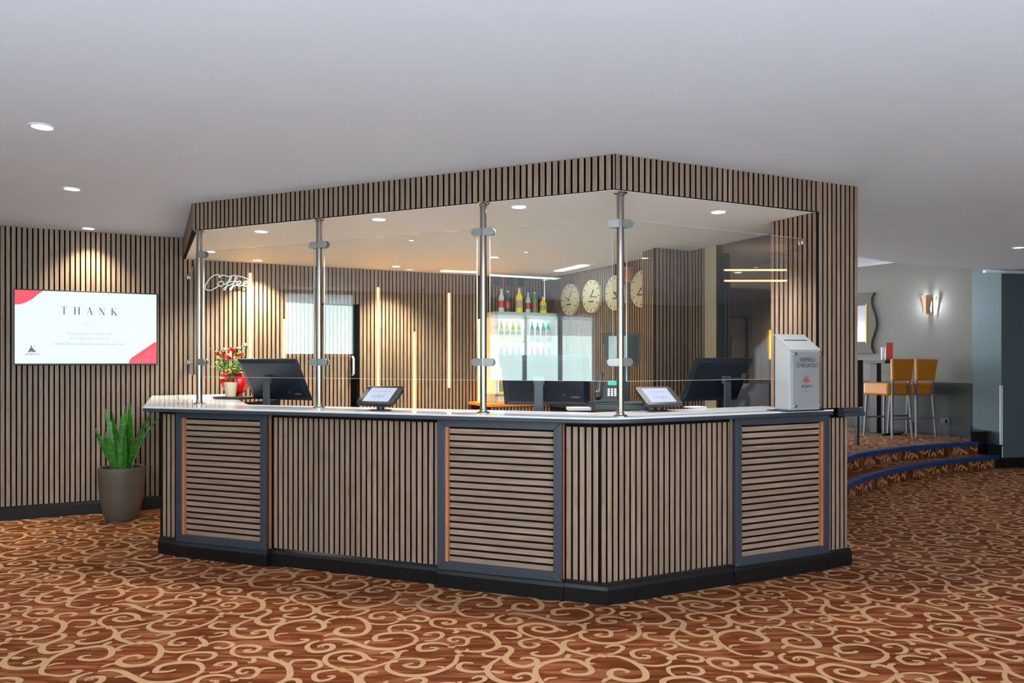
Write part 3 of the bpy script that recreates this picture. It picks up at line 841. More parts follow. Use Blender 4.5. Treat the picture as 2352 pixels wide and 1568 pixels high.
# ------------------------------------------------------------------ glass screen
posts = [P(-2.405, 5.36), P(-1.359, 4.91), P(-.182, 4.415), P(.644, 4.14)]
plab = ['leftmost steel pole of the glass screen, by the red plant', 'second steel pole of the glass screen, right of the left monitor',
        'third steel pole of the glass screen, left of the middle monitor', 'rightmost steel pole of the glass screen, at the corner of the counter']
PR = .0215
prof = [(0, 0), (.043, 0), (.043, .004), (.036, .008), (.026, .009), (.026, .022), (PR, .024)]
top = SOFF - CTOP
def make_post():
    t = thing('screen_pole', plab[0], 'pole', (0, 0, 0), 0, 'steel poles of the glass screen')
    mb = MB(); mb.cyl((0, 0, .02), (0, 0, top - .02), PR, n=28, cap=False); build('tube', mb, M['steel'], t, smooth=True)
    mb = MB(); mb.lathe(prof, n=28); build('base_flange', mb, M['steel'], t, smooth=35)
    mb = MB(); mb.lathe([(r, top - z) for r, z in prof], n=28); build('top_flange', mb, M['steel'], t, smooth=35)
    return t
p0_ = make_post(); allp = []
for i, (p, lb) in enumerate(zip(posts, plab)):
    o = p0_ if i == 0 else dup(p0_, (0, 0, 0), label=lb)
    o.location = (p.x, p.y, CTOP); allp.append(o)
GZ0, GZ1 = H - 38 / F * 5.22, H + 274 / F * 5.22
CLZ = [H - .004, H + .82]
def clamp(parent, a, z, reach=.078):
    mb = MB(); hh = .0245
    def half(y0, y1):
        pts = [(0.0, -hh), (reach - hh, -hh)] + [(reach - hh + hh * math.sin(t), -hh * math.cos(t)) for t in [PI * i / 10 for i in range(1, 10)]] + [(reach - hh, hh), (0.0, hh)]
        mb.prism_y(pts, y0, y1)
    half(-.021, -.006); half(.006, .021)
    o = build('glass_clamp', mb, M['satin'], parent, bevel=.002)
    o.location = (0, 0, z - CTOP); o.rotation_euler = (0, 0, a)
for i in range(4):
    for z in CLZ:
        if i < 3: clamp(allp[i], ang(posts[i], posts[i + 1]), z)
        if i > 0: clamp(allp[i], ang(posts[i], posts[i - 1]), z)
wallcl = Vector((2.035, 4.80 * K))
for z in CLZ: clamp(allp[3], ang(posts[3], wallcl), z)
sidew = lint(posts[0], -dP, A_org, dA)
for z in CLZ: clamp(allp[0], ang(posts[0], sidew), z)
def pane(p0, p1, lb, g0=.045, g1=.045):
    a = ang(p0, p1); L = (p1 - p0).length
    mb = MB(); mb.box(g0, L - g1, -.005, .005, GZ0, GZ1)
    o = build('glass_screen', mb, M['glass'], loc=(p0.x, p0.y, 0), rotz=a)
    tag(o, lb, 'glass screen', 'clear panes of the counter screen')
    q = MB(); e = .0016
    q.box(g0, L - g1, -.005, .005, GZ0 - e, GZ0); q.box(g0, L - g1, -.005, .005, GZ1, GZ1 + e)
    q.box(g0 - e, g0, -.005, .005, GZ0, GZ1); q.box(L - g1, L - g1 + e, -.005, .005, GZ0, GZ1)
    build('polished_edge', q, M['glass_edge'], o)
    return o
pane(posts[0], posts[1], 'clear glass pane between the two left poles, before the red plant')
pane(posts[1], posts[2], 'clear glass pane in front of the concealed door, above the first tablet')
pane(posts[2], posts[3], 'clear glass pane in front of the bottle cooler and clocks, mirroring the windows')
pane(posts[3], wallcl, 'clear glass pane at the right, between the corner pole and the slatted column', .045, .06)
pane(posts[0], sidew, 'narrow side glass pane seen edge-on at the left end of the counter', .045, .06)
# wall brackets
def bracket(p, a, z, lb):
    t = thing('glass_bracket', lb, 'bracket', (p.x, p.y, z), a, 'round wall brackets holding the glass')
    mb = MB(); mb.cyl((-.045, -.02, 0), (-.045, -.007, 0), .026); mb.cyl((-.045, .02, 0), (-.045, .007, 0), .026)
    build('disc', mb, M['chrome'], t, smooth=35, bevel=.002)
    mb = MB(); mb.box(-.03, 0.03, -.02, .02, -.022, .022); build('body', mb, M['black'], t)
ar = ang(posts[3], wallcl)
bracket(wallcl, ar, CLZ[1], 'chrome bracket high on the slatted reveal above the checkout box')
bracket(wallcl, ar, CLZ[0], 'chrome bracket low on the slatted reveal behind the checkout box')
bs = posts[0] + (sidew - posts[0]).normalized() * ((sidew - posts[0]).length - .03)
bracket(bs, ang(posts[0], sidew), CLZ[1], 'upper wall bracket of the side glass beside the leftmost pole')
bracket(bs, ang(posts[0], sidew), CLZ[0], 'lower wall bracket of the side glass beside the leftmost pole')

# ------------------------------------------------------------------ ceiling lights
def downlight_proto(z, r, face, label, group, power, col, spot=True, size=120, blend=.6):
    t = thing('downlight', label, 'ceiling light', (0, 0, z), 0, group)
    mb = MB(); mb.lathe([(r * .72, -.001), (r * .8, -.006), (r, -.006), (r * 1.04, -.001), (r * 1.04, 0)], n=32); build('trim_ring', mb, M['white'] if r > .03 else M['satin'], t, smooth=30)
    mb = MB(); mb.cyl((0, 0, -.0035), (0, 0, -.0005), r * .72, n=28); build('lamp', mb, face, t)
    if power:
        l = bpy.data.lights.new('spot', 'SPOT'); l.energy = power; l.color = col; l.spot_size = R(size); l.spot_blend = blend; l.shadow_soft_size = .035
        o = bpy.data.objects.new('bulb', l); C.objects.link(o); o.parent = t; o.location = (0, 0, -.02)
    return t
g1 = 'round downlights in the main ceiling'; g2 = 'round downlights in the alcove ceiling'
warmw = (1.0, .93, .82)
def lpos(px, py, z): q = onz(px, py, z); return q
m_ = [((97, 290), 'brightest recessed downlight, nearest in the ceiling at the far left'), ((165, 433), 'recessed downlight second nearest above the television wall'),
      ((203, 524), 'recessed downlight close to the slatted wall above the television'), ((2340, 568), 'recessed ceiling light at the right edge above the grey pillar')]
pr = None
for (px, py), lb in m_:
    q = onz(px, py, CEIL)
    if py == 524:
        t = downlight_proto(CEIL, .062, M['lamp'], lb, g1, 90, (1, .96, .66), size=112, blend=.9); t.location = (q.x, q.y, CEIL); continue
    if pr is None: pr = downlight_proto(CEIL, .062, M['lamp'], lb, g1, 16, warmw); pr.location = (q.x, q.y, CEIL)
    else: dup(pr, (q.x, q.y, CEIL), label=lb)
for x, y in ((-1.2, 1.2), (1.6, 1.6), (-3.6, -.6), (.2, -1.6), (3.4, -.8), (4.6, 2.6), (-2.6, -3.6), (2.4, -4.2), (5.6, 5.0), (-4.7, 2.2)):  # unseen downlights added to light the lobby
    dup(pr, (x, y, CEIL), label='unseen downlight added to light the lobby, behind or beside the camera')
s_ = [((600, 531), 'downlight in the alcove ceiling between the first two poles'), ((870, 503), 'downlight in the alcove ceiling between the second and third poles'),
      ((1192, 474), 'downlight in the alcove ceiling right of the third pole'), ((1650, 486), 'downlight in the alcove ceiling near the slatted column'),
      ((482, 577), 'downlight in the alcove ceiling just right of the leftmost pole')]
pr2 = None
for (px, py), lb in s_:
    q = onz(px, py, SOFF)
    if pr2 is None: pr2 = downlight_proto(SOFF, .06, M['lamp'], lb, g2, 105, (1, .95, .88)); pr2.location = (q.x, q.y, SOFF)
    else: dup(pr2, (q.x, q.y, SOFF), label=lb)
w_ = [((592, 597), 'downlight grazing the slatted wall above the coffee lettering side'), ((910, 611), 'downlight grazing the slatted wall, right of the concealed door'),
      ((1135, 590), 'downlight in front of the bottle cooler')]
pr3 = None
for (px, py), lb in w_:
    q = onz(px, py, SOFF)
    if pr3 is None: pr3 = downlight_proto(SOFF, .06, M['lamp'], lb, g2, 260, (1, .92, .62), size=110, blend=.9); pr3.location = (q.x, q.y, SOFF)
    else: dup(pr3, (q.x, q.y, SOFF), label=lb)
pr4 = None  # glowing discs drawn where reflections of other lamps show
for (px, py), lb in [((945, 551), 'tiny glowing disc standing for a reflected lamp, left of the third pole'), ((1208, 578), 'tiny glowing disc standing for a reflected lamp, above the bottles')]:
    q = onz(px, py, SOFF)
    if pr4 is None: pr4 = downlight_proto(SOFF, .028, M['lamp'], lb, g2, 0, None); pr4.location = (q.x, q.y, SOFF)
    else: dup(pr4, (q.x, q.y, SOFF), label=lb)
q = onz(1312, 613, SOFF)
t = thing('ceiling_light', 'rectangular pale green ceiling light by the clock wall', 'ceiling light', (q.x, q.y, SOFF), aP)
mb = MB(); mb.box(-.32, .32, -.09, .09, -.012, 0); build('housing', mb, M['white'], t)
mb = MB(); mb.box(-.29, .29, -.05, .05, -.015, -.0121); build('diffuser', mb, M['fluor'], t)
t = thing('ceiling_light', 'long white fluorescent ceiling light, seen mirrored in the glass screen', 'ceiling light', (-3.9, 1.0, CEIL), ang(w1, w0))
mb = MB(); mb.box(-1.6, 1.1, -.12, .12, -.03, 0); build('housing', mb, M['white'], t)
mb = MB(); mb.box(-1.55, -.05, -.09, .09, -.034, -.0301); mb.box(.05, 1.05, -.09, .09, -.034, -.0301); build('diffuser', mb, M['fluor'], t)
pa, pb = Vector((4.46, 3.61)), Vector((4.95, 4.28))
t = thing('pendant_light', 'pair of warm linear pendant bars, seen mirrored in the right glass pane', 'pendant light', (pa.x, pa.y, 0), ang(pa, pb))
for z in (2.40, 2.285):
    mb = MB(); mb.box(0, (pb - pa).length, -.01, .01, z - .008, z + .008); build('light_bar', mb, M['led_soft'], t)
mb = MB(); mb.cyl((.1, 0, 2.27), (.1, 0, CEIL), .003, n=6); build('cable', mb, M['black'], t); mb = MB(); mb.cyl((.7, 0, 2.27), (.7, 0, CEIL), .003, n=6); build('cable', mb, M['black'], t)

# unseen fill panels added behind the camera, over a pale floor added for bounce
mb = MB(); mb.prism([(-10.9, -12.9), (13.9, -12.9), (13.9, 1.9), (-10.9, 1.9)], .0, .004)
struct(build('floor_bounce_entrance', mb, M['bounce_floor']))
first = None
for i, (x, y) in enumerate([(-1.6, -.9), (.4, -.9), (2.4, -.9), (-1.6, -3.3), (.4, -3.3), (2.4, -3.3), (-2.6, -5.7), (5.2, -3.0)]):
    if first is None:
        t = thing('fill_panel', 'unseen square fill panel added behind the camera', 'ceiling light', (x, y, CEIL), 0, 'added fill panels over the entrance floor')
        mb = MB(); mb.box(-.6, .6, -.6, .6, -.012, 0); build('frame', mb, M['white'], t)
        l = bpy.data.lights.new('panel', 'AREA'); l.shape = 'SQUARE'; l.size = 1.1; l.energy = FILL_POWER; l.color = (.84, .92, 1.0)
        o = bpy.data.objects.new('fill_light', l); C.objects.link(o); o.parent = t; o.location = (0, 0, -.014)
        first = t
    else: dup(first, (x, y, CEIL))

# ------------------------------------------------------------------ television
tv0, tv1 = wallA(33), wallA(362)
zt = H + .645; zb = H - .005 - .0
L = (tv1 - tv0).length
zc = (zA(33, 665) + zA(362, 674)) / 2; zd = (zA(33, 838) + zA(362, 838)) / 2
t = thing('television', 'wall-mounted television showing a white thank-you slide with red corners', 'television', (tv0.x + nA.x * .055, tv0.y + nA.y * .055, zd), aA)
Ht = zc - zd
mb = MB(); mb.box(0, L, 0, .05, 0, Ht); build('casing', mb, M['black'], t, bevel=.004)
mb = MB(); b = .011; mb.box(b, L - b, -.003, 0, b + .004, Ht - b); sc = build('screen', mb, M['screen'], t)
W, Hh = L - 2 * b, Ht - 2 * b
X = lambda u: b + u * W
Zz = lambda v: b + .004 + (Hh - .004) * (1 - v)
def curve_poly(pts, y): return [(X(u), y, Zz(v)) for u, v in pts]
mb = MB()
c1_ = [(0, 0), (.19, 0)] + [(.19 - .115 * s - .0 * s, .0 + .155 * s) for s in (.3, .6, .9)] + [(.055, .175), (.035, .193), (.012, .2), (0, .198)]
mb.poly(curve_poly(c1_[::-1], -.0042))
build('corner_graphic', mb, M['screen_red'], sc); mb = MB()
c2_ = [(1, 1), (.795, 1), (.798, .96), (.812, .92), (.84, .885)] + [(.84 + .14 * s, .885 - .185 * s) for s in (.25, .5, .75)] + [(.985, .693), (1, .69)]
mb.poly(curve_poly(c2_, -.0042))
build('corner_graphic', mb, M['screen_red'], sc)
mb = MB()
mb.poly(curve_poly([(.04, .19), (.10, .12), (.17, .02), (.12, .11), (.075, .165), (.055, .18)][::-1], -.0046))
build('corner_shade', mb, M['screen_red2'], sc); mb = MB()
mb.poly(curve_poly([(.82, .93), (.86, .885), (.99, .70), (.99, .75), (.93, .82), (.90, .88), (.86, .92)], -.0046))
build('corner_shade', mb, M['screen_red2'], sc)
# serif letters
def letter_strokes(ch):
    th, tk = .12, .03
    D = {'T': [((0, 1), (.8, 1), tk), ((.4, 1), (.4, 0), th), ((.25, 0), (.55, 0), tk), ((0, 1), (0, .82), tk), ((.8, 1), (.8, .82), tk)],
         'H': [((.12, 1), (.12, 0), th), ((.72, 1), (.72, 0), th), ((.12, .52), (.72, .52), tk), ((0, 1), (.24, 1), tk), ((0, 0), (.24, 0), tk), ((.6, 1), (.84, 1), tk), ((.6, 0), (.84, 0), tk)],
         'A': [((.06, 0), (.4, 1), tk), ((.4, 1), (.76, 0), th), ((.2, .36), (.62, .36), tk), ((0, 0), (.18, 0), tk), ((.62, 0), (.88, 0), tk)],
         'N': [((.1, 0), (.1, 1), tk), ((.1, 1), (.74, 0), th), ((.74, 0), (.74, 1), tk), ((0, 0), (.22, 0), tk), ((0, 1), (.16, 1), tk), ((.62, 1), (.86, 1), tk)],
         'K': [((.12, 1), (.12, 0), th), ((.16, .42), (.66, 1), tk), ((.3, .56), (.74, 0), th), ((0, 0), (.26, 0), tk), ((0, 1), (.26, 1), tk), ((.6, 0), (.88, 0), tk), ((.56, 1), (.78, 1), tk)]}
    return D[ch]
mb = MB(); hL = .1 * Hh / .68 * .95
cx0 = .312
for i, ch in enumerate('THANK'):
    ox = X(cx0 + i * .0885); oz = Zz(.315)
    for (a, c, w) in letter_strokes(ch):
        A_, B_ = Vector((ox + a[0] * hL * .62, oz + a[1] * hL * .72)), Vector((ox + c[0] * hL * .62, oz + c[1] * hL * .72))
        d = (B_ - A_).normalized(); n = Vector((-d.y, d.x)) * w * hL * .42
        mb.poly([(A_.x + n.x, -.0042, A_.y + n.y), (A_.x - n.x, -.0042, A_.y - n.y), (B_.x - n.x, -.0042, B_.y - n.y), (B_.x + n.x, -.0042, B_.y + n.y)])
# emblem on the slide: small robed figure over the word
def emblem(mb, cx, cz, s, y):
    for pts in ([(-.1, 1), (.05, .75), (.0, .5), (-.15, .7)], [(-.3, .5), (.1, .62), (.25, .3), (.0, .15), (-.2, .3)], [(-.45, 0), (-.2, .45), (-.05, .25), (-.2, 0)],
                [(.05, .3), (.3, .35), (.55, 0), (.25, .05)], [(-.1, .1), (.15, .2), (.2, 0), (-.05, -.02)], [(.2, .7), (.28, .95), (.32, .7)]):
        mb.poly([(cx + a * s, y, cz + b_ * s) for a, b_ in pts])
build('lettering', mb, M['screen_ink'], sc); mb = MB(); emblem(mb, X(.112), Zz(.845), .065, -.0042); build('emblem', mb, M['screen_ink'], sc); mb = MB()
mb.text('airport', .030, X(.115), -.0042, Zz(.885), sx=1.25)
build('lettering', mb, M['screen_ink'], sc)
mb = MB()
mb.text('We hope you have had', .038, X(.51), -.0042, Zz(.60)); mb.text('a lovely stay with us', .038, X(.51), -.0042, Zz(.665))
rq = random.Random(5); uu = .27
while uu < .74:
    wu = rq.uniform(.012, .04); mb.poly(curve_poly([(uu, .735), (uu + wu, .735), (uu + wu, .722), (uu, .722)], -.0042)); uu += wu + .008
for i in range(16):
    a0, a1 = 2 * PI * i / 16, 2 * PI * (i + 1) / 16
    mb.poly([(X(.49) + r_ * math.cos(a_), -.0042, Zz(.435) + r_ * .9 * math.sin(a_)) for r_, a_ in ((.02, a0), (.02, a1), (.016, a1), (.016, a0))])
for (u0, v0, u1, v1) in ((.25, .70, .765, .702), (.25, .752, .765, .754), (.25, .70, .252, .754), (.763, .70, .765, .754), (.37, .435, .46, .438), (.55, .44, .63, .437)):
    mb.poly(curve_poly([(u0, v1), (u1, v1), (u1, v0), (u0, v0)], -.0042))
build('faint_lettering', mb, M['faint'], sc)

# ------------------------------------------------------------------ coffee sign
c0p = wallA(522); t = thing('neon_sign', 'white tube lettering reading Coffee on the slatted wall', 'sign', (c0p.x + nA.x * .04, c0p.y + nA.y * .04, 0), aA)
cz = lambda x, y: (((400 + x / 3.563) - 522) / F * c0p.y * 1.09, -.0, H - ((520 + y / 3.563) - CY) / F * c0p.y)
Cs = [[(378, 428), (382, 410), (365, 402), (335, 412), (305, 445), (284, 485), (280, 515), (296, 532), (325, 526), (352, 508), (370, 492)],
      [(372, 420), (388, 408), (412, 405), (440, 412), (480, 402), (530, 408), (575, 425), (590, 445)],
      [(372, 492), (366, 475), (378, 458), (398, 455), (408, 470), (398, 490), (378, 494), (372, 480)],
      [(404, 480), (428, 470), (452, 440), (462, 418), (454, 412), (444, 440), (432, 480), (420, 515), (408, 522), (412, 505), (440, 485)],
      [(440, 485), (470, 470), (494, 438), (500, 418), (490, 414), (482, 440), (472, 480), (462, 515), (450, 522), (454, 505), (482, 485)],
      [(482, 485), (505, 476), (528, 458), (522, 446), (506, 452), (500, 472), (510, 486), (530, 482), (546, 472)],
      [(546, 472), (570, 458), (576, 446), (560, 444), (548, 458), (548, 476), (562, 486), (580, 478)],
      [(425, 458), (470, 452), (510, 450)]]
mb = MB()
for s in Cs: mb.tube([cz(x, y) for x, y in catmull(s, 3)], .0055, 8)
build('tube_lettering', mb, M['neon'], t, smooth=True)
mb = MB()
for x, y in ((300, 530), (400, 455), (520, 480), (575, 480)):
    p = cz(x, y); mb = MB(); mb.cyl(p, (p[0], .04, p[2]), .004, n=8); build('standoff', mb, M['satin'], t)

# ------------------------------------------------------------------ monitors
def monitor(label, loc, rotz, tilt, w=.54, h=.325, neck_x=0.0, drop=.34, sticker=True, facing_away=True, arm=False, name='monitor'):
    """back of the screen faces local -y (towards the viewer)."""
    t = thing(name, label, 'monitor', loc, rotz, 'monitors on the staff desk')
    mb = MB(); mb.box(-w / 2, w / 2, 0, .012, -h / 2, h / 2)
    # bulged shell
    v = [(-w / 2 * .97, 0, -h / 2 * .96), (w / 2 * .97, 0, -h / 2 * .96), (w / 2 * .97, 0, h / 2 * .96), (-w / 2 * .97, 0, h / 2 * .96),
         (-w / 2 * .86, -.012, -h / 2 * .82), (w / 2 * .86, -.012, -h / 2 * .82), (w / 2 * .86, -.012, h / 2 * .82), (-w / 2 * .86, -.012, h / 2 * .82)]
    mb._a(v, [(4, 5, 6, 7), (0, 1, 5, 4), (1, 2, 6, 5), (2, 3, 7, 6), (3, 0, 4, 7)])
    pn = build('screen_shell', mb, M['monitor'], t, bevel=.004, rot=(tilt, 0, 0))
    mb = MB(); mb.box(-w / 2 + .008, w / 2 - .008, .012, .0135, -h / 2 + .012, h / 2 - .008); build('display', mb, M['darkglass'], pn)
    if sticker:
        mb = MB(); mb.text('AOC', .03, 0, -.0135, .06); pass
        build('maker_mark', mb, M['black'], pn)
        mb = MB(); mb.text('M', .028, w * .2, -.0135, -.115); build('sticker_letter', mb, M['blue_ink'], pn)
        mb = MB(); mb.text('e-Centre', .017, w * .33, -.0135, -.125); build('sticker_word', mb, M['white'], pn)
    mb = MB(); mb.box(neck_x - .032, neck_x + .032, -.062, -.045, -drop, -.0)
    mb.box(neck_x - .04, neck_x + .04, -.05, -.03, -.03, .03)
    build('neck', mb, M['grey_metal'], t, bevel=.004)
    mb = MB(); mb.box(neck_x - .12, neck_x + .12, -.16, .08, -drop - .012, -drop); build('foot', mb, M['grey_metal'], t, bevel=.004)
    if arm:
        mb = MB(); mb.box(neck_x - .03, neck_x + .17, -.07, -.05, .0, .014); mb.box(neck_x + .155, neck_x + .17, -.07, -.0, .0, .05)
        build('cable_arm', mb, M['grey_metal'], t)
    return t
def mon_at(label, pxc, pyc, Y, rotz, tilt, **k):
    p = at(pxc, pyc, Y); k['drop'] = p.z - .762
    return monitor(label, p, rotz, tilt, **k)
mon_at('black monitor seen from behind, right of the red flowering plant', 630, 872, 5.9, aL, R(30), w=.60, h=.38, neck_x=-.03)
mon_at('wide black monitor seen from behind, between the third and corner poles', 1253, 874, 5.2, R(-11), R(24), w=.62, h=.385, neck_x=-.04)
mon_at('black monitor seen from behind at the right, with a cable arm', 1646, 872, 5.7, aR, R(30), w=.56, h=.38, neck_x=.06, arm=True, sticker=False)

# wall screen beside the clocks
p = at(1426, 802, 6.7)
t = thing('touch_screen', 'black till screen on a stand below the clocks, partly behind the corner pole', 'screen', p, R(-6))
mb = MB(); mb.prism_y([(-.175, .145), (.175, .142), (.175, -.145), (-.12, -.145)], 0, .03); s = build('casing', mb, M['black'], t, bevel=.003)
mb = MB(); mb.box(-.11, .155, -.002, 0, -.12, .12); build('display', mb, M['darkglass'], s)
mb = MB(); mb.box(-.0, .08, .01, .04, -.14 - (p.z - .14 - .95), -.14); mb.box(-.06, .14, -.05, .1, -(p.z - .95), -(p.z - .97)); build('stand', mb, M['black'], t)
t = thing('back_counter', 'honey wood back counter carrying the bottle cooler', 'counter', (cornerAB.x, cornerAB.y, 0), aA)
cw = sA(1262) - sA(1085)
mb = MB(); mb.box(-cw, -.03, -.62, -.03, .925, .96); build('worktop', mb, M['orange_wood'], t, bevel=.006)
mb = MB(); slats(mb, cw - .06, .1, .92, x0=-cw + .03, y=-.6); build('front_panel', mb, [M['slat_v'], M['felt']], t)
mb = MB(); mb.box(-cw + .03, -.04, -.55, -.04, 0, .924); build('carcass', mb, M['felt'], t)
q = lint(WB, dP, cB, dA)
t = thing('side_shelf', 'dark low shelf unit along the clock wall', 'shelf', (bEnd.x, bEnd.y, 0), aP)
mb = MB(); mb.box(-1.35, -.03, -.32, -.03, .92, .95); build('shelf_top', mb, M['black'], t)
mb = MB(); mb.box(-1.33, -.05, -.3, -.05, 0, .92); build('carcass', mb, M['felt'], t)

# ------------------------------------------------------------------ bottle cooler
fx0, fx1 = sA(1106) - lenA, sA(1243) - lenA
fz0_, fz1_ = .962, zA(1190, 722)
t = thing('bottle_cooler', 'lit white bottle cooler with two glass doors on the wood back counter', 'fridge', (cornerAB.x, cornerAB.y, 0), aA)
yF, yB = -.40, -.05
mb = MB(); mb.box(fx0, fx1, yF + .02, yB, fz0_, fz0_ + .09); mb.box(fx0, fx1, yF + .02, yB, fz1_ - .05, fz1_)
mb.box(fx0, fx0 + .03, yF + .02, yB, fz0_, fz1_); mb.box(fx1 - .03, fx1, yF + .02, yB, fz0_, fz1_); mb.box(fx0, fx1, yB - .02, yB, fz0_, fz1_)
build('cabinet', mb, M['fridge'], t)
mb = MB(); mb.box(fx0 + .03, fx1 - .03, yB - .026, yB - .0201, fz0_ + .1, fz1_ - .06); build('light_panel', mb, M['glow'], t)
mid = (fx0 + fx1) / 2
sh = [fz0_ + .10, fz0_ + .40, fz0_ + .69]
for z in sh:
    mb = MB(); mb.box(fx0 + .031, fx1 - .031, yF + .05, yB - .03, z - .008, z); build('shelf', mb, M['white'], t)
for a, b_ in ((fx0, mid), (mid, fx1)):
    mb = MB()
    mb.box(a + .002, a + .028, yF, yF + .018, fz0_ + .092, fz1_ - .052); mb.box(b_ - .028, b_ - .002, yF, yF + .018, fz0_ + .092, fz1_ - .052)
    mb.box(a + .002, b_ - .002, yF, yF + .018, fz0_ + .092, fz0_ + .12); mb.box(a + .002, b_ - .002, yF, yF + .018, fz1_ - .08, fz1_ - .052)
    d = build('door', mb, M['white'], t)
    mb = MB(); mb.box(a + .028, b_ - .028, yF + .006, yF + .01, fz0_ + .12, fz1_ - .08); build('pane', mb, M['fridge_glass'], d)
mb = MB()
for i in range(5): mb.box(mid - .14 + i * .055, mid - .10 + i * .055, yF + .017, yF + .0195, fz0_ + .03, fz0_ + .055)
build('logo_strip', mb, M['blue_ink'], t)

def bottle(kind, mat_, label, group, h=.24, r=.032):
    t = thing('bottle', label, 'bottle', (0, 0, 0), aA, group)
    mb = MB(); mb.lathe([(0, 0), (r, 0), (r, h * .58), (r * .92, h * .64), (r * .42, h * .8), (r * .36, h * .93), (r * .36, h * .94)], n=14); build('body', mb, mat_, t, smooth=40)
    mb = MB(); mb.lathe([(r * .42, h * .93), (r * .42, h), (0, h)], n=12); build('cap', mb, M['white'] if kind != 'd' else M['black'], t)
    mb = MB(); mb.lathe([(r * 1.02, h * .2), (r * 1.02, h * .5)], n=14); build('label_band', mb, M['cream_pot'] if kind != 'w' else M['b_red'], t, smooth=True)
    return t
def frm(x, y, z):
    p = cornerAB + dA * x; n = Vector((-math.sin(aA), math.cos(aA))) * y
    return (p.x + n.x, p.y + n.y, z)
top_b = [(1131, 'w', 'b_clear', .27, .034, 'clear bottle on top of the cooler, leftmost of the row'), (1145, 'w', 'b_dark', .25, .036, 'dark bottle on top of the cooler, second of the row'),
         (1171, 'o', 'b_yellow', .29, .042, 'tall yellow bottle with cream label on top of the cooler'), (1191, 'w', 'b_clear', .24, .03, 'slim clear bottle on top of the cooler, beside the yellow one'),
         (1206, 'w', 'b_green', .25, .036, 'green bottle on top of the cooler'), (1225, 'o', 'b_yellow', .2, .042, 'squat yellow bottle on top of the cooler at its right end')]
for px, k_, m__, h, r, lb in top_b:
    b_ = bottle(k_, M[m__], lb, 'bottles on top of the cooler', h, r); b_.location = frm(sA(px) - lenA, -.25, fz1_)
rows = [(2, 0, 'b_yellow', 'yellow drink bottle in the left door of the cooler, top shelf', 'o'), (2, 1, 'b_teal', 'teal drink bottle in the right door of the cooler, top shelf', 'w'),
        (1, 0, 'b_green', 'green drink bottle in the left door of the cooler, middle shelf', 'w'), (1, 1, 'b_red', 'red drink bottle in the right door of the cooler, middle shelf', 'o'),
        (0, 0, 'b_orange', 'orange drink bottle in the left door of the cooler, bottom shelf', 'o'), (0, 1, 'b_green', 'green drink bottle in the right door of the cooler, bottom shelf', 'o')]
for sidx, half, m__, lb, k_ in rows:
    a, b_ = ((fx0, mid) if half == 0 else (mid, fx1)); n = 5; first = None
    for i in range(n):
        x = a + .05 + (b_ - a - .1) * i / (n - 1)
        loc = frm(x, yF + .12, sh[sidx])
        if first is None: first = bottle(k_, M[m__], lb, lb.replace('drink bottle', 'drink bottles'), .23, .027); first.location = loc
        else: dup(first, loc)
b_ = bottle('o', M['b_orange'], 'orange bottle on the back counter right of the cooler, beneath the clocks', 'bottles on top of the cooler', .27, .04); b_.location = frm(fx1 + .05, -.25, .96)
b_.name = 'bottle'
# framed chalkboards
for i, (px, py, lb) in enumerate([(1139, 640, 'left of three small framed chalkboards above the cooler'), (1169, 641, 'middle of three small framed chalkboards above the cooler'), (1195, 643, 'right of three small framed chalkboards above the cooler')]):
    w = wallA(px); t = thing('picture_frame', lb, 'picture frame', (w.x + nA.x * .025, w.y + nA.y * .025, zA(px, py)), aA, 'framed chalkboards above the cooler')
    mb = MB(); fw, fh = .058, .095
    mb.box(-fw, -fw + .012, 0, .02, -fh, fh); mb.box(fw - .012, fw, 0, .02, -fh, fh); mb.box(-fw, fw, 0, .02, -fh, -fh + .012); mb.box(-fw, fw, 0, .02, fh - .012, fh)
    build('frame', mb, M['frame_wood'], t); mb = MB(); mb.box(-fw + .012, fw - .012, .008, .014, -fh + .012, fh - .012); build('board', mb, M['chalk'], t)

# ------------------------------------------------------------------ clocks
nB = Vector((dP.y, -dP.x))         # faces the alcove (to the left)
def onB(px): return lint(Vector((0, 0)), Vector(((px - CX) / F, 1)), cornerAB, dP)
sB = [(onB(px) - cornerAB).dot(dP) for px in (1312, 1363, 1418)]; sB.append(sB[2] + (sB[2] - sB[0]) / 2 * .98)
hands = [(-1.2, .7), (.7, 1.7), (2.4, 1.7), (-2.3, 1.7)]
cl = ['leftmost wall clock, seen through window reflections', 'second wall clock from the left, beside the reflections', 'third wall clock from the left, half behind the corner pole', 'rightmost wall clock, cut off by the slatted pier']
for s, (h1, h2), lb in zip(sB, hands, cl):
    p = cornerAB + dP * s
    t = thing('wall_clock', lb, 'clock', (p.x - .018 * math.cos(aP + PI / 2), p.y - .018 * math.sin(aP + PI / 2), H + .705), aP, 'round cream wall clocks')
    Rr = .178
    mb = MB(); mb.cyl((0, -.014, 0), (0, .018, 0), Rr, n=48); build('dial', mb, M['clock'], t, smooth=35)
    mb = MB()
    for i in range(12):
        a = i * PI / 6; mb.M = Matrix.Rotation(a, 4, 'Y'); mb.box(-.0045, .0045, -.0155, -.0141, Rr * .78, Rr * .93)
    build('hour_marks', mb, M['ink'], t)
    for a, l_, w, nme in ((h1, .5, .005, 'hour_hand'), (h2, .72, .0035, 'minute_hand')):
        mb = MB(); mb.M = Matrix.Rotation(a, 4, 'Y'); mb.box(-w, w, -.019, -.017, -.02, Rr * l_); build(nme, mb, M['ink'], t)
    mb = MB(); mb.box(-.05, .05, -.0152, -.0141, -.062, -.05); build('name_plate', mb, M['ink'], t)
p = cornerAB + dP * (onB(1449) - cornerAB).dot(dP)
t = thing('wall_speaker', 'small tan box high on the clock wall, near the ceiling', 'speaker', (p.x, p.y, SOFF - .13), aP)
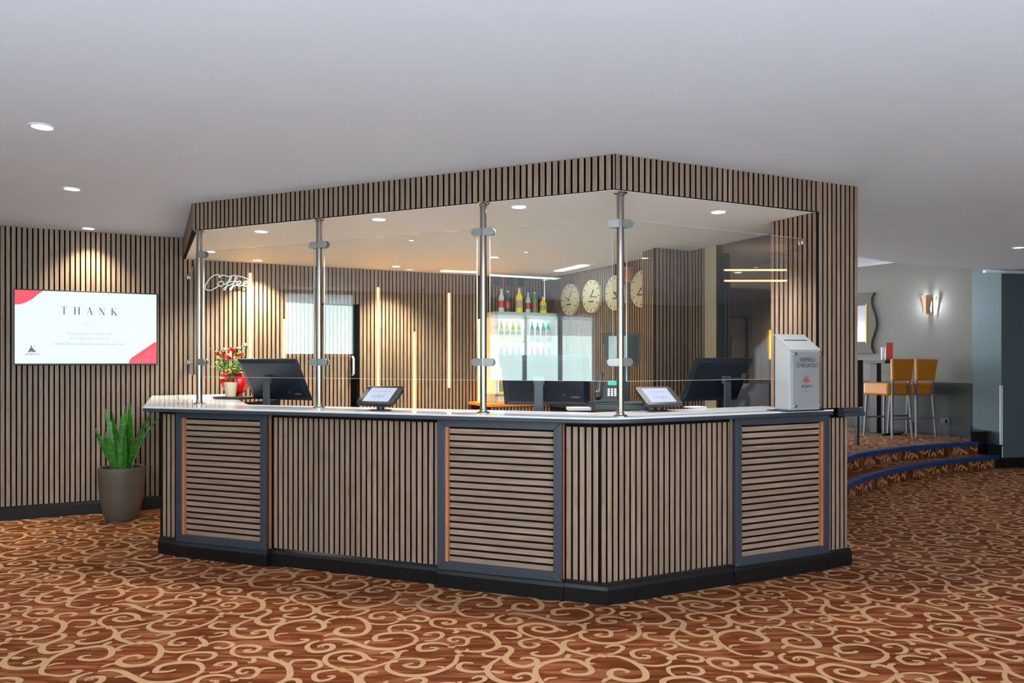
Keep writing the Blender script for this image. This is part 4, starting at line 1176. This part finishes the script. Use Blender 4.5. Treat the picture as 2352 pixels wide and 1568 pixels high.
mb = MB(); mb.box(-.07, .07, -.09, -.002, -.08, .06); build('case', mb, M['amber_trim'], t, bevel=.004)
mb = MB(); mb.box(-.05, .05, -.093, -.0901, -.06, .04); build('grille', mb, M['frame_wood'], t)

# ------------------------------------------------------------------ things on the counter
def tablet(label, px, py, rotz, skew=0):
    p = onz(px, py, CTOP)
    t = thing('tablet_stand', label, 'tablet', (p.x, p.y, CTOP), rotz, 'tablets on black counter stands')
    mb = MB(); mb.lathe([(0, 0), (.075, 0), (.075, .004), (.06, .008), (0, .008)], n=28); build('base_plate', mb, M['black'], t, smooth=35)
    mb = MB(); mb.cyl((0, 0, .006), (0, .0, .05), .026); mb.cyl((0, 0, .04), (0, -.012, .075), .02); build('swivel', mb, M['black'], t, smooth=35)
    tl = R(-52)      # leaning back
    mb = MB(); w, h = .148, .092
    pts = [(-w, -h + .02), (-w + .02, -h), (w - .02, -h), (w, -h + .02), (w, h - .02), (w - .02, h), (-w + .02, h), (-w, h - .02)]
    mb.prism_y(pts, -.012, .012)
    cs = build('casing', mb, M['black'], t, bevel=.004); cs.location = (0, 0, .095); cs.rotation_euler = (tl, 0, 0)
    mb = MB(); mb.box(-.103, .103, -.0135, -.0121, -.068, .07); s = build('display', mb, M['tablet'], cs)
    mb = MB()
    for i in range(7): mb.box(-.06 + i * .016, -.05 + i * .016, -.0145, -.0136, -.03, -.03 + random.uniform(.01, .035))
    mb.box(-.07, .07, -.0145, -.0136, .03, .034)
    build('picture', mb, M['tablet_ink'], s)
    return t
tablet('black framed tablet on a stand between the second and third poles', 874, 942, aL + R(-2))
tablet('black framed tablet on a stand right of the corner pole', 1512, 944, aR + R(3))

# black tray, phone, notepad
p = onz(1424, 943, CTOP)
t = thing('document_tray', 'flat black tray under the telephone behind the corner pole', 'tray', (p.x, p.y + .13, CTOP), R(6))
mb = MB(); mb.box(-.18, .18, -.12, .12, 0, .045); build('body', mb, M['black'], t, bevel=.004)
mb = MB(); mb.box(-.182, .182, -.122, .122, .0452, .049); build('rim', mb, M['grey_metal'], t)
tray = t
q = at(1402, 926, 4.98)
t = thing('desk_phone', 'dark desk telephone with handset on the black tray', 'telephone', (q.x - .01, q.y + .06, CTOP + .049), R(-8))
mb = MB(); mb.prism_x([(-.09, 0), (.09, 0), (.09, .14), (.05, .15), (-.09, .03)], -.10, .09); build('body', mb, M['black'], t, bevel=.004)
sl = math.atan2(.12, .14)
def on_slope(mb): mb.M = Matrix.Translation((0, -.09, .03)) @ Matrix.Rotation(sl, 4, 'X')
mb = MB(); on_slope(mb)
for i in range(3):
    for j in range(4): mb.box(.0 + i * .022, .014 + i * .022, .02 + j * .02, .032 + j * .02, 0, .004)
build('keypad', mb, M['white'], t)
mb = MB(); on_slope(mb); mb.box(.0, .07, .125, .17, .0, .005); build('display', mb, M['b_teal'], t)
mb = MB(); mb.tube([(-.065, -.12, .035), (-.065, -.08, .075), (-.06, -.02, .115), (-.055, .05, .17), (-.052, .085, .185)], [.024, .021, .018, .022, .026], 12); build('handset', mb, M['black'], t, smooth=True)
p = onz(1331, 943, CTOP)
t = thing('notepad', 'white notepad block on the worktop left of the corner pole', 'notepad', (p.x, p.y + .07, CTOP), R(3))
mb = MB(); mb.box(-.075, .075, -.06, .06, 0, .017); build('pages', mb, M['paper'], t)
mb = MB(); mb.box(-.076, .076, -.062, .062, .0172, .019); build('cover', mb, M['white'], t)
p = onz(1602, 937, CTOP)
t = thing('paper_sheet', 'small stack of white paper on the worktop right of the second tablet', 'paper', (p.x, p.y + .06, CTOP), aR)
mb = MB(); mb.box(-.06, .06, -.05, .05, 0, .008); build('sheets', mb, M['paper'], t)

# plant with red wrap
p = onz(527, 915.5, CTOP)
tr = thing('black_tray', 'black wedge tray on the worktop holding the red potted plant', 'tray', (p.x + .05, p.y - .03, CTOP), aL)
mb = MB(); mb.prism_y([(-.16, .02), (-.13, 0), (.15, 0), (.15, .02)], -.09, .13); build('body', mb, M['black'], tr)
bx, by = p.x, p.y + .03
t = thing('potted_plant', 'red flowering plant in a cream pot wrapped in red foil', 'plant', (bx, by, CTOP + .02), 0)
mb = MB(); mb.lathe([(0, 0), (.042, 0), (.057, .125), (.052, .125), (.046, .1), (0, .1)], n=28); pt = build('pot', mb, M['cream_pot'], t, smooth=35)
mb = MB(); mb.lathe([(0, .101), (.047, .104)], n=20); build('soil', mb, M['soil'], pt)
mb = MB()
mb.M = Matrix.Translation((-.0, .10, .0))
mb.lathe([(.0, .0), (.05, .003), (.105, .06), (.135, .13), (.125, .19), (.085, .215), (.03, .195), (0, .18)], n=28, sx=1.0, sy=.5)
build('foil_wrap', mb, M['foil'], t, smooth=True)
rnd = random.Random(3)
def leafquad(mb, c, s, rnd, up=.3):
    a = rnd.uniform(0, 2 * PI); d = Vector((math.cos(a), math.sin(a), rnd.uniform(-.4, .6))).normalized()
    w = d.cross(Vector((rnd.uniform(-.4, .4), rnd.uniform(-1, -.3), rnd.uniform(.2, 1)))).normalized(); n = d.cross(w)
    c = Vector(c)
    P_ = [c - d * s, c - d * s * .3 + w * s * .55 + n * s * .1, c + d * s * .5 + w * s * .45, c + d * s, c + d * s * .5 - w * s * .45, c - d * s * .3 - w * s * .55 + n * s * .1]
    mb._a(P_ + [c + n * s * -.12], [(0, 1, 6), (1, 2, 6), (2, 3, 6), (3, 4, 6), (4, 5, 6), (5, 0, 6)])
mb = MB()
stems = []
for i in range(9):
    ax, az = rnd.uniform(-.14, .13), rnd.uniform(.28, .44)
    pth = [(0, 0, .1), (ax * .25, rnd.uniform(-.02, .03), .1 + (az - .1) * .4), (ax * .7, rnd.uniform(-.04, .04), .1 + (az - .1) * .75), (ax, rnd.uniform(-.05, .05), az)]
    stems.append(pth); mb.tube(catmull(pth, 3), .0028, 6)
build('stems', mb, M['stem'], t)
mb = MB()
for i in range(110):
    s = stems[i % 9]; k_ = rnd.random(); a = Vector(s[2]).lerp(Vector(s[3]), k_) if rnd.random() > .45 else Vector(s[1]).lerp(Vector(s[2]), k_)
    mb.mat = 0 if rnd.random() < .55 else 1
    leafquad(mb, a + Vector((rnd.uniform(-.05, .05), rnd.uniform(-.05, .05), rnd.uniform(-.03, .04))), rnd.uniform(.018, .034), rnd)
tag(build('leaves', mb, [M['leaf'], M['leaf2']], t), kind='stuff')
for (dx, dz, s) in ((-.07, .38, .06), (.02, .41, .055), (.085, .37, .06), (-.02, .345, .05)):
    mb = MB()
    for i in range(12):
        a = i * 2.4; rr = s * (.25 + .06 * i)
        d = Vector((math.cos(a), math.sin(a) * .7 - .2, .35 - .05 * i))
        leafquad(mb, Vector((dx, -.02, dz)) + d * rr * .7, s * .55, rnd)
    build('flower', mb, M['petal'], t)
mb = MB()
for i in range(5): mb.sphere((-.15 + rnd.uniform(-.03, .03), .02 + rnd.uniform(-.04, .04), .008), rnd.uniform(.009, .017), 8, (1.4, 1, .6))
t2 = thing('shell_pebbles', 'small pale shells scattered left of the red plant', 'shells', (bx - .02, by + .03, CTOP), 0)
build('shells', mb, M['cream_pot'], t2)

# express checkout box
pB = at(1795, 940, 0.001 + F * (H - CTOP) / (938 - CY)); fwid = .262
eb = colL - uR * .296 - nR * .035; ba = aR
t = thing('checkout_box', 'silver drop box reading express checkout at the right end of the counter', 'box', (eb.x, eb.y, CTOP), ba)
bd, bh0, bh1 = .13, .405, .50
Wd = .262
mb = MB(); mb.prism_x([(0, .008), (bd, .008), (bd, bh1), (0, bh0)], 0, Wd); bx_ = build('body', mb, M['silver'], t, bevel=.002)
sl = math.atan2(bh1 - bh0, bd)
mb = MB(); mb.M = Matrix.Translation((0, 0, bh0)) @ Matrix.Rotation(sl, 4, 'X')
mb.box(-.004, Wd + .004, -.01, .17, .0, .004); build('lid', mb, M['silver'], t, bevel=.001)
mb = MB(); mb.M = Matrix.Translation((0, 0, bh0)) @ Matrix.Rotation(sl, 4, 'X'); mb.box(.03, Wd - .03, .095, .104, .0041, .0048); build('slot', mb, M['ink'], t)
mb = MB(); mb.box(-.05, Wd + .01, -.03, bd + .02, 0, .006); build('base_plate', mb, M['black'], t)
mb = MB(); mb.box(.012, Wd + .012, -.024, -.02, .02, bh0 - .015); sg = build('acrylic_sign', mb, M['acrylic'], t)
mb = MB()
for x in (.03, Wd - .01):
    for z in (.035, bh0 - .03): mb = MB(); mb.cyl((x, -.028, z), (x, 0, z), .009, n=14); build('standoff', mb, M['chrome'], t)
mb = MB(); mb.text('EXPRESS', .036, .135, -.0245, .325, sx=1.0); mb.text('CHECKOUT', .036, .135, -.0245, .288, sx=1.0); mb.text('airport', .034, .128, -.0245, .155)
mb.box(.1, .155, -.0247, -.0245, .132, .1335); build('lettering', mb, M['ink'], sg)
mb = MB(); emblem(mb, .128, .19, .05, -.0245); build('emblem', mb, M['red_ink'], sg)

# grey low screen right inside the alcove
pa = at(1690, 0, 5.9); pb2 = at(1790, 0, 5.5)
mb = MB(); L_ = .72; mb.box(0, L_, 0, .03, 0, 1.245)
t = thing('desk_divider', 'slate grey desk divider behind the checkout box', 'divider', (pa.x, pa.y, 0), R(-14)); build('panel', mb, M['grey_panel'], t, bevel=.004)

# ------------------------------------------------------------------ snake plant
p = onz(262, 1199, 0) + Vector((0, .13, 0))
t = thing('snake_plant', 'green snake plant in a tall taupe planter by the slatted wall', 'plant', (p.x, p.y, 0), 0)
s_ = K
mb = MB(); mb.lathe([(0, 0), (.125, 0), (.15, .05), (.178, .2), (.19, .36), (.193, .465), (.186, .475), (.175, .468), (.172, .42), (0, .42)], n=40); pt = build('planter', mb, M['pot'], t, smooth=40)
mb = MB(); mb.lathe([(0, .425), (.1, .43), (.17, .421)], n=30); build('soil', mb, M['soil'], pt)
def blade(mb, base, tip, w, bend, twist):
    base, tip = Vector(base), Vector(tip); n = 9
    d = tip - base; side = Vector((math.cos(twist), math.sin(twist), 0)); fw = d.cross(side).normalized()
    vs = []; fs = []
    for i in range(n + 1):
        k_ = i / n; c = base + d * k_ + Vector(bend) * math.sin(k_ * PI) * 1.0
        ww = w * 1.3 * (1 - k_ ** 2.6) * (.75 + .5 * k_) + .0005
        vs += [c - side * ww, c + fw * ww * .35, c + side * ww, c - fw * .004]
    for i in range(n):
        for q in range(4):
            fs.append((i * 4 + q, i * 4 + (q + 1) % 4, (i + 1) * 4 + (q + 1) % 4, (i + 1) * 4 + q))
    mb._a(vs, fs)
bl = [((-.03, 0, .42), (-.25, .02, .80), .028, (-.0, 0, -.02), 0), ((-.01, .02, .42), (-.17, .05, .95), .030, (0, 0, 0), .4), ((0, 0, .42), (-.06, -.05, .93), .031, (0, 0, 0), -.3),
      ((.0, .03, .42), (-.01, .08, .96), .028, (0, 0, 0), .8), ((.01, -.02, .42), (.02, -.03, .92), .032, (0, 0, 0), .2), ((.03, .02, .42), (.055, .03, 1.02), .030, (0.01, 0, 0), -.2),
      ((.05, 0, .42), (.29, .02, .98), .022, (-.04, 0, -.01), .9), ((.06, .02, .42), (.31, .08, .90), .015, (-.05, 0, .0), .3), ((-.04, -.03, .42), (-.11, -.08, .78), .03, (0, 0, 0), .1),
      ((-.05, .03, .42), (-.22, .1, .72), .022, (0, 0, 0), 0), ((.04, -.03, .42), (.06, -.07, .8), .028, (0, 0, 0), -.4)]
def snakemat():
    m, nt, b = newmat('snake_plant_leaf'); N = nt.nodes.new; Lk = nt.links.new
    tc = N('ShaderNodeTexCoord'); mp = N('ShaderNodeMapping'); mp.inputs['Scale'].default_value = (10, 10, 42); Lk(tc.outputs['Object'], mp.inputs[0])
    nz = N('ShaderNodeTexNoise'); nz.inputs['Scale'].default_value = 1; nz.inputs['Distortion'].default_value = 1.2; Lk(mp.outputs[0], nz.inputs['Vector'])
    rp = N('ShaderNodeValToRGB'); rp.color_ramp.elements[0].position = .4; rp.color_ramp.elements[0].color = srgb(34, 96, 24); rp.color_ramp.elements[1].position = .7; rp.color_ramp.elements[1].color = srgb(72, 140, 34)
    Lk(nz.outputs['Fac'], rp.inputs[0]); Lk(rp.outputs[0], b.inputs['Base Color']); b.inputs['Roughness'].default_value = .38
    return m
M['snake'] = snakemat()
for q in bl:
    q = (q[0], (q[1][0] * 1.05, q[1][1], .42 + (q[1][2] - .42) * 1.1)) + q[2:]; mb = MB(); blade(mb, *q); build('leaf', mb, M['snake'], t, smooth=50)

# ------------------------------------------------------------------ raised area with steps
def stepmesh(name, ris, z0, z1, back, m=None):
    mb = MB(); poly = [(p.x, p.y) for p in ris] + back
    mb.prism(poly, z0, z1)
    return mb
def tread_ribbons(mb, poly, z):
    mb.mat = 1
    ribbons(mb, lambda p: inpoly(p, poly), lambda p, dz: (p.x, p.y, z + dz), 2, 16, 2, 14)
def riser_ribbons(mb, ris, z0, z1):
    mb.mat = 1
    cum = [0]
    for a, b in zip(ris[:-1], ris[1:]): cum.append(cum[-1] + (b - a).length)
    def mapp(p, dz):
        s = p.x; i = 0
        s = max(0, min(cum[-1] - 1e-4, s))
        while i < len(cum) - 2 and cum[i + 1] < s: i += 1
        a, b = ris[i], ris[i + 1]; t = (s - cum[i]) / (cum[i + 1] - cum[i]); q = a.lerp(b, t); d = (b - a).normalized()
        return (q.x + d.y * (dz + .001), q.y - d.x * (dz + .001), z0 + p.y)
    global TILE
    for (Ls, Rs) in TILE:
        for i in range(-2, 8):
            for j in range(-1, 6):
                o = Vector((.98 * i + 2.5, -1.0 * j - 2.5 + .3))
                pts = [(a + o, b + o) for a, b in zip(Ls, Rs)]
                ok = [(0.004 < a.y < z1 - z0 and 0.004 < b.y < z1 - z0 and 0 < a.x < cum[-1]) for a, b in pts]
                vs = []; fs = []
                for r in range(len(pts)): vs += [mapp(pts[r][0], .0006), mapp(pts[r][1], .0006)]
                for r in range(len(pts) - 1):
                    if ok[r] and ok[r + 1]: fs.append((2 * r, 2 * r + 2, 2 * r + 3, 2 * r + 1))
                if fs: mb._a(vs, fs)
bk1 = [(PILC.x, PILC.y + .3), (3.2, 9.9), (2.5, 7.4)]
mb = stepmesh('', ris1, 0, .17, bk1)
tread_ribbons(mb, [(p.x, p.y) for p in ris1] + bk1, .17); riser_ribbons(mb, ris1, 0, .115)
st1 = thing('step', 'lower carpeted step with a blue nosing, curving to the grey pillar', 'step', (0, 0, 0), 0, 'curved carpeted steps')
build('tread', mb, [M['carpet'], M['scroll']], st1)
e1_ = EX1
bk2 = [(EX0.x + .1, EX0.y + .0), (EX1.x, EX1.y), (2.6, 13.6), (2.45, 8.4)]
mb = stepmesh('', ris2, .0, .34, bk2)
tread_ribbons(mb, [(p.x, p.y) for p in ris2] + bk2, .34); riser_ribbons(mb, ris2, .17, .285)
st2 = thing('step', 'upper carpeted platform step with a blue nosing, carrying the bar stools', 'step', (0, 0, 0), 0, 'curved carpeted steps')
build('tread', mb, [M['carpet'], M['scroll']], st2)
def nosing(ris, z, parent):
    mb = MB(); n = len(ris); vs = []; fs = []
    fine = [Vector(q) for q in catmull([(p.x, p.y) for p in ris], 3)]
    prof_ = [(-.02, -.05), (-.024, -.004), (-.018, .004), (.05, .004), (.05, -.0), (-.0, -.05)]
    for i, p in enumerate(fine):
        d = (fine[min(i + 1, len(fine) - 1)] - fine[max(i - 1, 0)]).normalized(); inn = Vector((-d.y, d.x))
        for o_, dz in prof_: q = p + inn * o_; vs.append((q.x, q.y, z + dz))
    m_ = len(prof_)
    for i in range(len(fine) - 1):
        for q in range(m_): fs.append((i * m_ + q, i * m_ + (q + 1) % m_, (i + 1) * m_ + (q + 1) % m_, (i + 1) * m_ + q))
    fs.append(tuple(range(m_))); fs.append(tuple(range((len(fine) - 1) * m_, len(fine) * m_))[::-1])
    mb._a(vs, fs); build('nosing', mb, M['blue'], parent)
nosing(ris1, .17, st1); nosing(ris2, .34, st2)

# wall E and the pillar
wE0, wE1 = EX1, EX0
L = (wE1 - wE0).length
wall('wall_raised', wE0, wE1, 0, HIGH, M['wallE'])
aE = ang(wE0, wE1)
mb = MB(); mb.box(0, L, -.008, 0, .34, 1.115); g_ = struct(build('trim_3', mb, M['dark_green'], loc=(wE0.x, wE0.y, 0), rotz=aE))
dz_ = 1.09
mb = MB(); mb.box(0, L, -.02, -.008, .34, .51); mb.box(0, L, -.024, -.008, .495, .51); struct(build('baseboard_raised', mb, M['kick'], loc=(wE0.x, wE0.y, 0), rotz=aE))
mb = MB(); mb.box(0, L, -.012, 0, 1.255, 1.275); struct(build('trim_4', mb, M['wallE'], loc=(wE0.x, wE0.y, 0), rotz=aE))
pc = [(PILC.x, PILC.y), (RW0.x + .5, RW0.y + .12), (RW0.x + .5, 14), (EX0.x, 14), (EX0.x, EX0.y)]
mb = MB(); mb.prism(pc, 0, HIGH); struct(build('wall_pillar', mb, M['pillar']))
a_ = ang(PILC, Vector((RW0.x + .5, RW0.y + .12)))
mb = MB(); mb.prism_x([(0.0, 0.0), (-.022, 0.0), (-.022, .11), (-.012, .13), (0, .135)], 0, 1.3); mb.mat = 0
struct(build('baseboard_pillar', mb, M['kick'], loc=(PILC.x, PILC.y, 0), rotz=a_))
mb = MB(); mb.box(-.03, .012, -.012, .0, .14, 1.1); struct(build('trim_5', mb, M['paint'], loc=(PILC.x, PILC.y, 0), rotz=a_))
mb = MB(); mb.box(-.3, 1.3, -.05, .0, CEIL - .035, CEIL); struct(build('trim_6', mb, M['paint'], loc=(PILC.x, PILC.y, 0), rotz=a_))
def pxblock(x0, x1, Y, z0, z1, dep, mb):
    a, b = at(x0, 0, Y), at(x1, 0, Y); mb.prism([(a.x, a.y), (b.x, b.y), (b.x * (Y + dep) / Y, b.y + dep), (a.x * (Y + dep) / Y, a.y + dep)], z0, z1)
mb = MB(); pxblock(2268, 2301, 9.86, 0, .30, .2, mb); pxblock(2230, 2270, 9.97, .0, .47, .35, mb); pxblock(2228, 2272, 9.96, .46, .48, .37, mb); pxblock(2266, 2303, 9.85, .29, .31, .2, mb)
struct(build('baseboard_steps', mb, M['kick']))

# sconce
def onE(px): return lint(Vector((0, 0)), Vector(((px - CX) / F, 1)), wE0, wE1 - wE0)
p = onE(2138); zs = H + 130 / F * p.y
t = thing('wall_sconce', 'glowing wall lamp with flared copper shade on the pale wall', 'wall lamp', (p.x, p.y, zs), aE)
mb = MB(); vs = []; fs = []
for i in range(7):
    k_ = i / 6; w = .05 + .028 * abs(k_ - .25) ** 1.3 * 2; z = -.14 + .28 * k_
    vs += [(-w, -.10, z), (0, -.125, z), (w, -.10, z)]
for i in range(6):
    for q in range(2): fs.append((i * 3 + q, i * 3 + q + 1, i * 3 + q + 4, i * 3 + q + 3))
mb._a(vs, fs); sh_ = build('shade', mb, M['sconce'], t)
sm = sh_.modifiers.new('s', 'SOLIDIFY'); sm.thickness = .004
for sx in (-1, 1):
    mb = MB(); mb.prism_y([(sx * .055, -.13), (sx * .062, -.13), (sx * .115, .11), (sx * .085, .12)], -.03, -.026); build('wing', mb, M['bronze'], t)
mb = MB(); mb.cyl((0, -.05, -.08), (0, -.05, .08), .022, n=14); build('bulb', mb, M['sconce_glow'], t)
mb = MB(); mb.box(-.03, .03, -.03, -.0, -.12, .1); build('back_plate', mb, M['satin'], t)
l = bpy.data.lights.new('p', 'POINT'); l.energy = 60; l.color = (.82, .92, 1); l.shadow_soft_size = .03
o = bpy.data.objects.new('bulb_light', l); C.objects.link(o); o.parent = t; o.location = (0, -.055, .0)

# mirror
p = onE(1978); zt_, zb_ = H + 155 / F * p.y, H + 18 / F * p.y
t = thing('wall_mirror', 'dark wavy-edged mirror with gold inlay, cut off by the slatted column', 'mirror', (p.x, p.y, 0), aE)
hh = (zt_ - zb_) / 2; zm = (zt_ + zb_) / 2; wv = []
for i in range(13):
    k_ = -1 + 2 * i / 12; wv.append((.24 - .07 * math.cos(k_ * PI) * -1 + .10 * abs(k_) ** 4 - .0, zm + k_ * hh))
poly = [(x - .02, z) for x, z in wv] + [(-x + .02, z) for x, z in wv[::-1]]
mb = MB(); mb.prism_y(poly, -.05, -.001); build('frame', mb, M['bronze'], t, bevel=.006)
mb = MB(); mb.box(-.11, .11, -.053, -.0501, zm - hh * .6, zm + hh * .6); build('glass', mb, M['mirror'], t)
mb = MB(); mb.box(.115, .13, -.056, -.0501, zm - hh * .65, zm + hh * .65); build('inlay', mb, M['gold'], t); mb = MB(); mb.box(-.13, -.115, -.056, -.0501, zm - hh * .65, zm + hh * .65); build('inlay', mb, M['gold'], t)
# socket
p = onE(2172)
t = thing('wall_socket', 'small socket with black plug low on the dark green wall', 'socket', (p.x, p.y, H - 136 / F * p.y), aE)
mb = MB(); mb.box(-.07, .07, -.018, -.009, -.04, .04); build('plate', mb, M['grey_metal'], t)
mb = MB(); mb.box(-.03, .02, -.05, -.018, -.03, .02); build('plug', mb, M['black'], t)

# bar table, red menu, stools
def onpl(px, Y): q = at(px, 0, Y); return Vector((q.x, Y, .34))
TY = 11.15
pt_ = onpl(2011, TY)
t = thing('bar_table', 'tall black square bar table on the raised floor', 'table', pt_, aE)
th_ = H + .012 - .34
mb = MB(); mb.box(-.36, .36, -.32, .32, th_ - .04, th_); build('table_top', mb, M['bar_black'], t, bevel=.004)
mb = MB(); mb.box(-.055, .055, -.055, .055, .02, th_ - .04); build('pedestal', mb, M['bar_black'], t)
mb = MB(); mb.box(-.28, .28, -.26, .26, 0, .025); build('foot_plate', mb, M['bar_black'], t)
q = onpl(2043, 11.05)
t = thing('menu_holder', 'red upright menu card in a dark holder on the bar table', 'menu holder', (q.x, q.y, .34 + th_), R(-15))
mb = MB(); mb.box(-.045, .045, -.012, .012, .02, .27); build('card', mb, M['redcard'], t)
mb = MB(); mb.box(-.055, .055, -.04, .04, 0, .022); build('holder', mb, M['black'], t)
q = onpl(2029, 11.1)
t = thing('tumbler', 'clear glass tumbler left of the red menu card', 'glass', (q.x, q.y, .34 + th_), 0)
mb = MB(); mb.lathe([(0, 0), (.032, 0), (.038, .2), (.035, .2), (.03, .01)], n=20); build('cup', mb, M['acrylic'], t, smooth=40)

def stool(label, loc, rotz, seatm, legm):
    t = thing('bar_stool', label, 'bar stool', loc, rotz, 'mustard bar stools at the tall table')
    sz = .60
    mb = MB(); mb.box(-.21, .21, -.22, .22, sz, sz + .18); build('seat', mb, seatm, t, bevel=.03)
    mb = MB(); mb.prism_y([(-.17, 0), (.17, 0), (.215, .31), (-.205, .31)], -.025, .03)
    o = build('backrest', mb, seatm, t, bevel=.02); o.location = (0, -.25, sz + .21); o.rotation_euler = (R(4), 0, 0)
    for sx in (-1, 1):
        mb = MB(); mb.tube([(sx * .155, -.24, sz + .24), (sx * .16, -.24, sz), (sx * .19, -.27, 0)], [.018, .022, .017], 4); build('leg', mb, legm, t)
        mb = MB(); mb.tube([(sx * .17, .19, sz), (sx * .19, .22, 0)], [.02, .017], 4); build('leg', mb, legm, t)
    mb = MB(); mb.box(-.18, .18, .195, .225, .26, .285); build('footrest', mb, legm, t); mb = MB(); mb.box(-.18, .18, -.265, -.24, .26, .285); build('footrest', mb, legm, t)
    return t
s1_ = stool('mustard bar stool with its seat pushed under the bar table, the left one', onpl(2036, 10.65), R(21), M['mustard'], M['greymetal_leg'])
s2_ = stool('mustard bar stool nearer the sconce, right of the other', onpl(2090, 10.82), R(21), M['mustard'], M['greymetal_leg'])
q = onpl(1940, 9.6)
t = thing('studded_chair', 'edge of a dark high chair with nailhead trim beside the slatted column', 'chair', (q.x - .1, q.y, .34), R(30))
mb = MB(); mb.box(-.2, .2, -.2, .2, .52, .72); build('seat', mb, M['bar_black'], t, bevel=.02)
mb = MB(); mb.box(-.2, .2, -.24, -.2, .5, 1.1); build('backrest', mb, M['bar_black'], t, bevel=.01)
for sx in (-1, 1):
    for sy in (-1, 1): mb = MB(); mb.box(sx * .17 - .018, sx * .17 + .018, sy * .17 - .018, sy * .17 + .018, 0, .53); build('leg', mb, M['bar_black'], t)
mb = MB()
for i in range(22): mb.sphere((.203, -.2, .16 + i * .025), .007, 6)
build('nailheads', mb, M['satin'], t)

# ------------------------------------------------------------------ camera, world, render
cam = bpy.data.cameras.new('camera'); co = bpy.data.objects.new('camera', cam); C.objects.link(co)
co.location = (0, 0, H); co.rotation_euler = (PI / 2, 0, 0)
cam.sensor_width = 36; cam.lens = F / 2352 * 36; cam.shift_y = (CY - 784) / 2352; cam.clip_start = .05; cam.clip_end = 200
bpy.context.scene.camera = co
w = bpy.data.worlds.new('sky'); bpy.context.scene.world = w; w.use_nodes = True
bg = w.node_tree.nodes['Background']; bg.inputs[0].default_value = (0.88, 0.97, 1.0, 1); bg.inputs[1].default_value = 8.0
sc = bpy.context.scene
sc.view_settings.view_transform = 'Standard'; sc.view_settings.look = 'None'; sc.view_settings.gamma = 1; sc.view_settings.exposure = 0.1
sc.view_settings.use_curve_mapping = False
sc.cycles.use_denoising = True; sc.cycles.denoiser = 'OPENIMAGEDENOISE'
sc.cycles.use_adaptive_sampling = True; sc.cycles.adaptive_threshold = 0.03
sc.cycles.max_bounces = 7; sc.cycles.diffuse_bounces = 3; sc.cycles.glossy_bounces = 3; sc.cycles.transparent_max_bounces = 16
sc.cycles.sample_clamp_indirect = 6; sc.cycles.caustics_reflective = False; sc.cycles.caustics_refractive = False
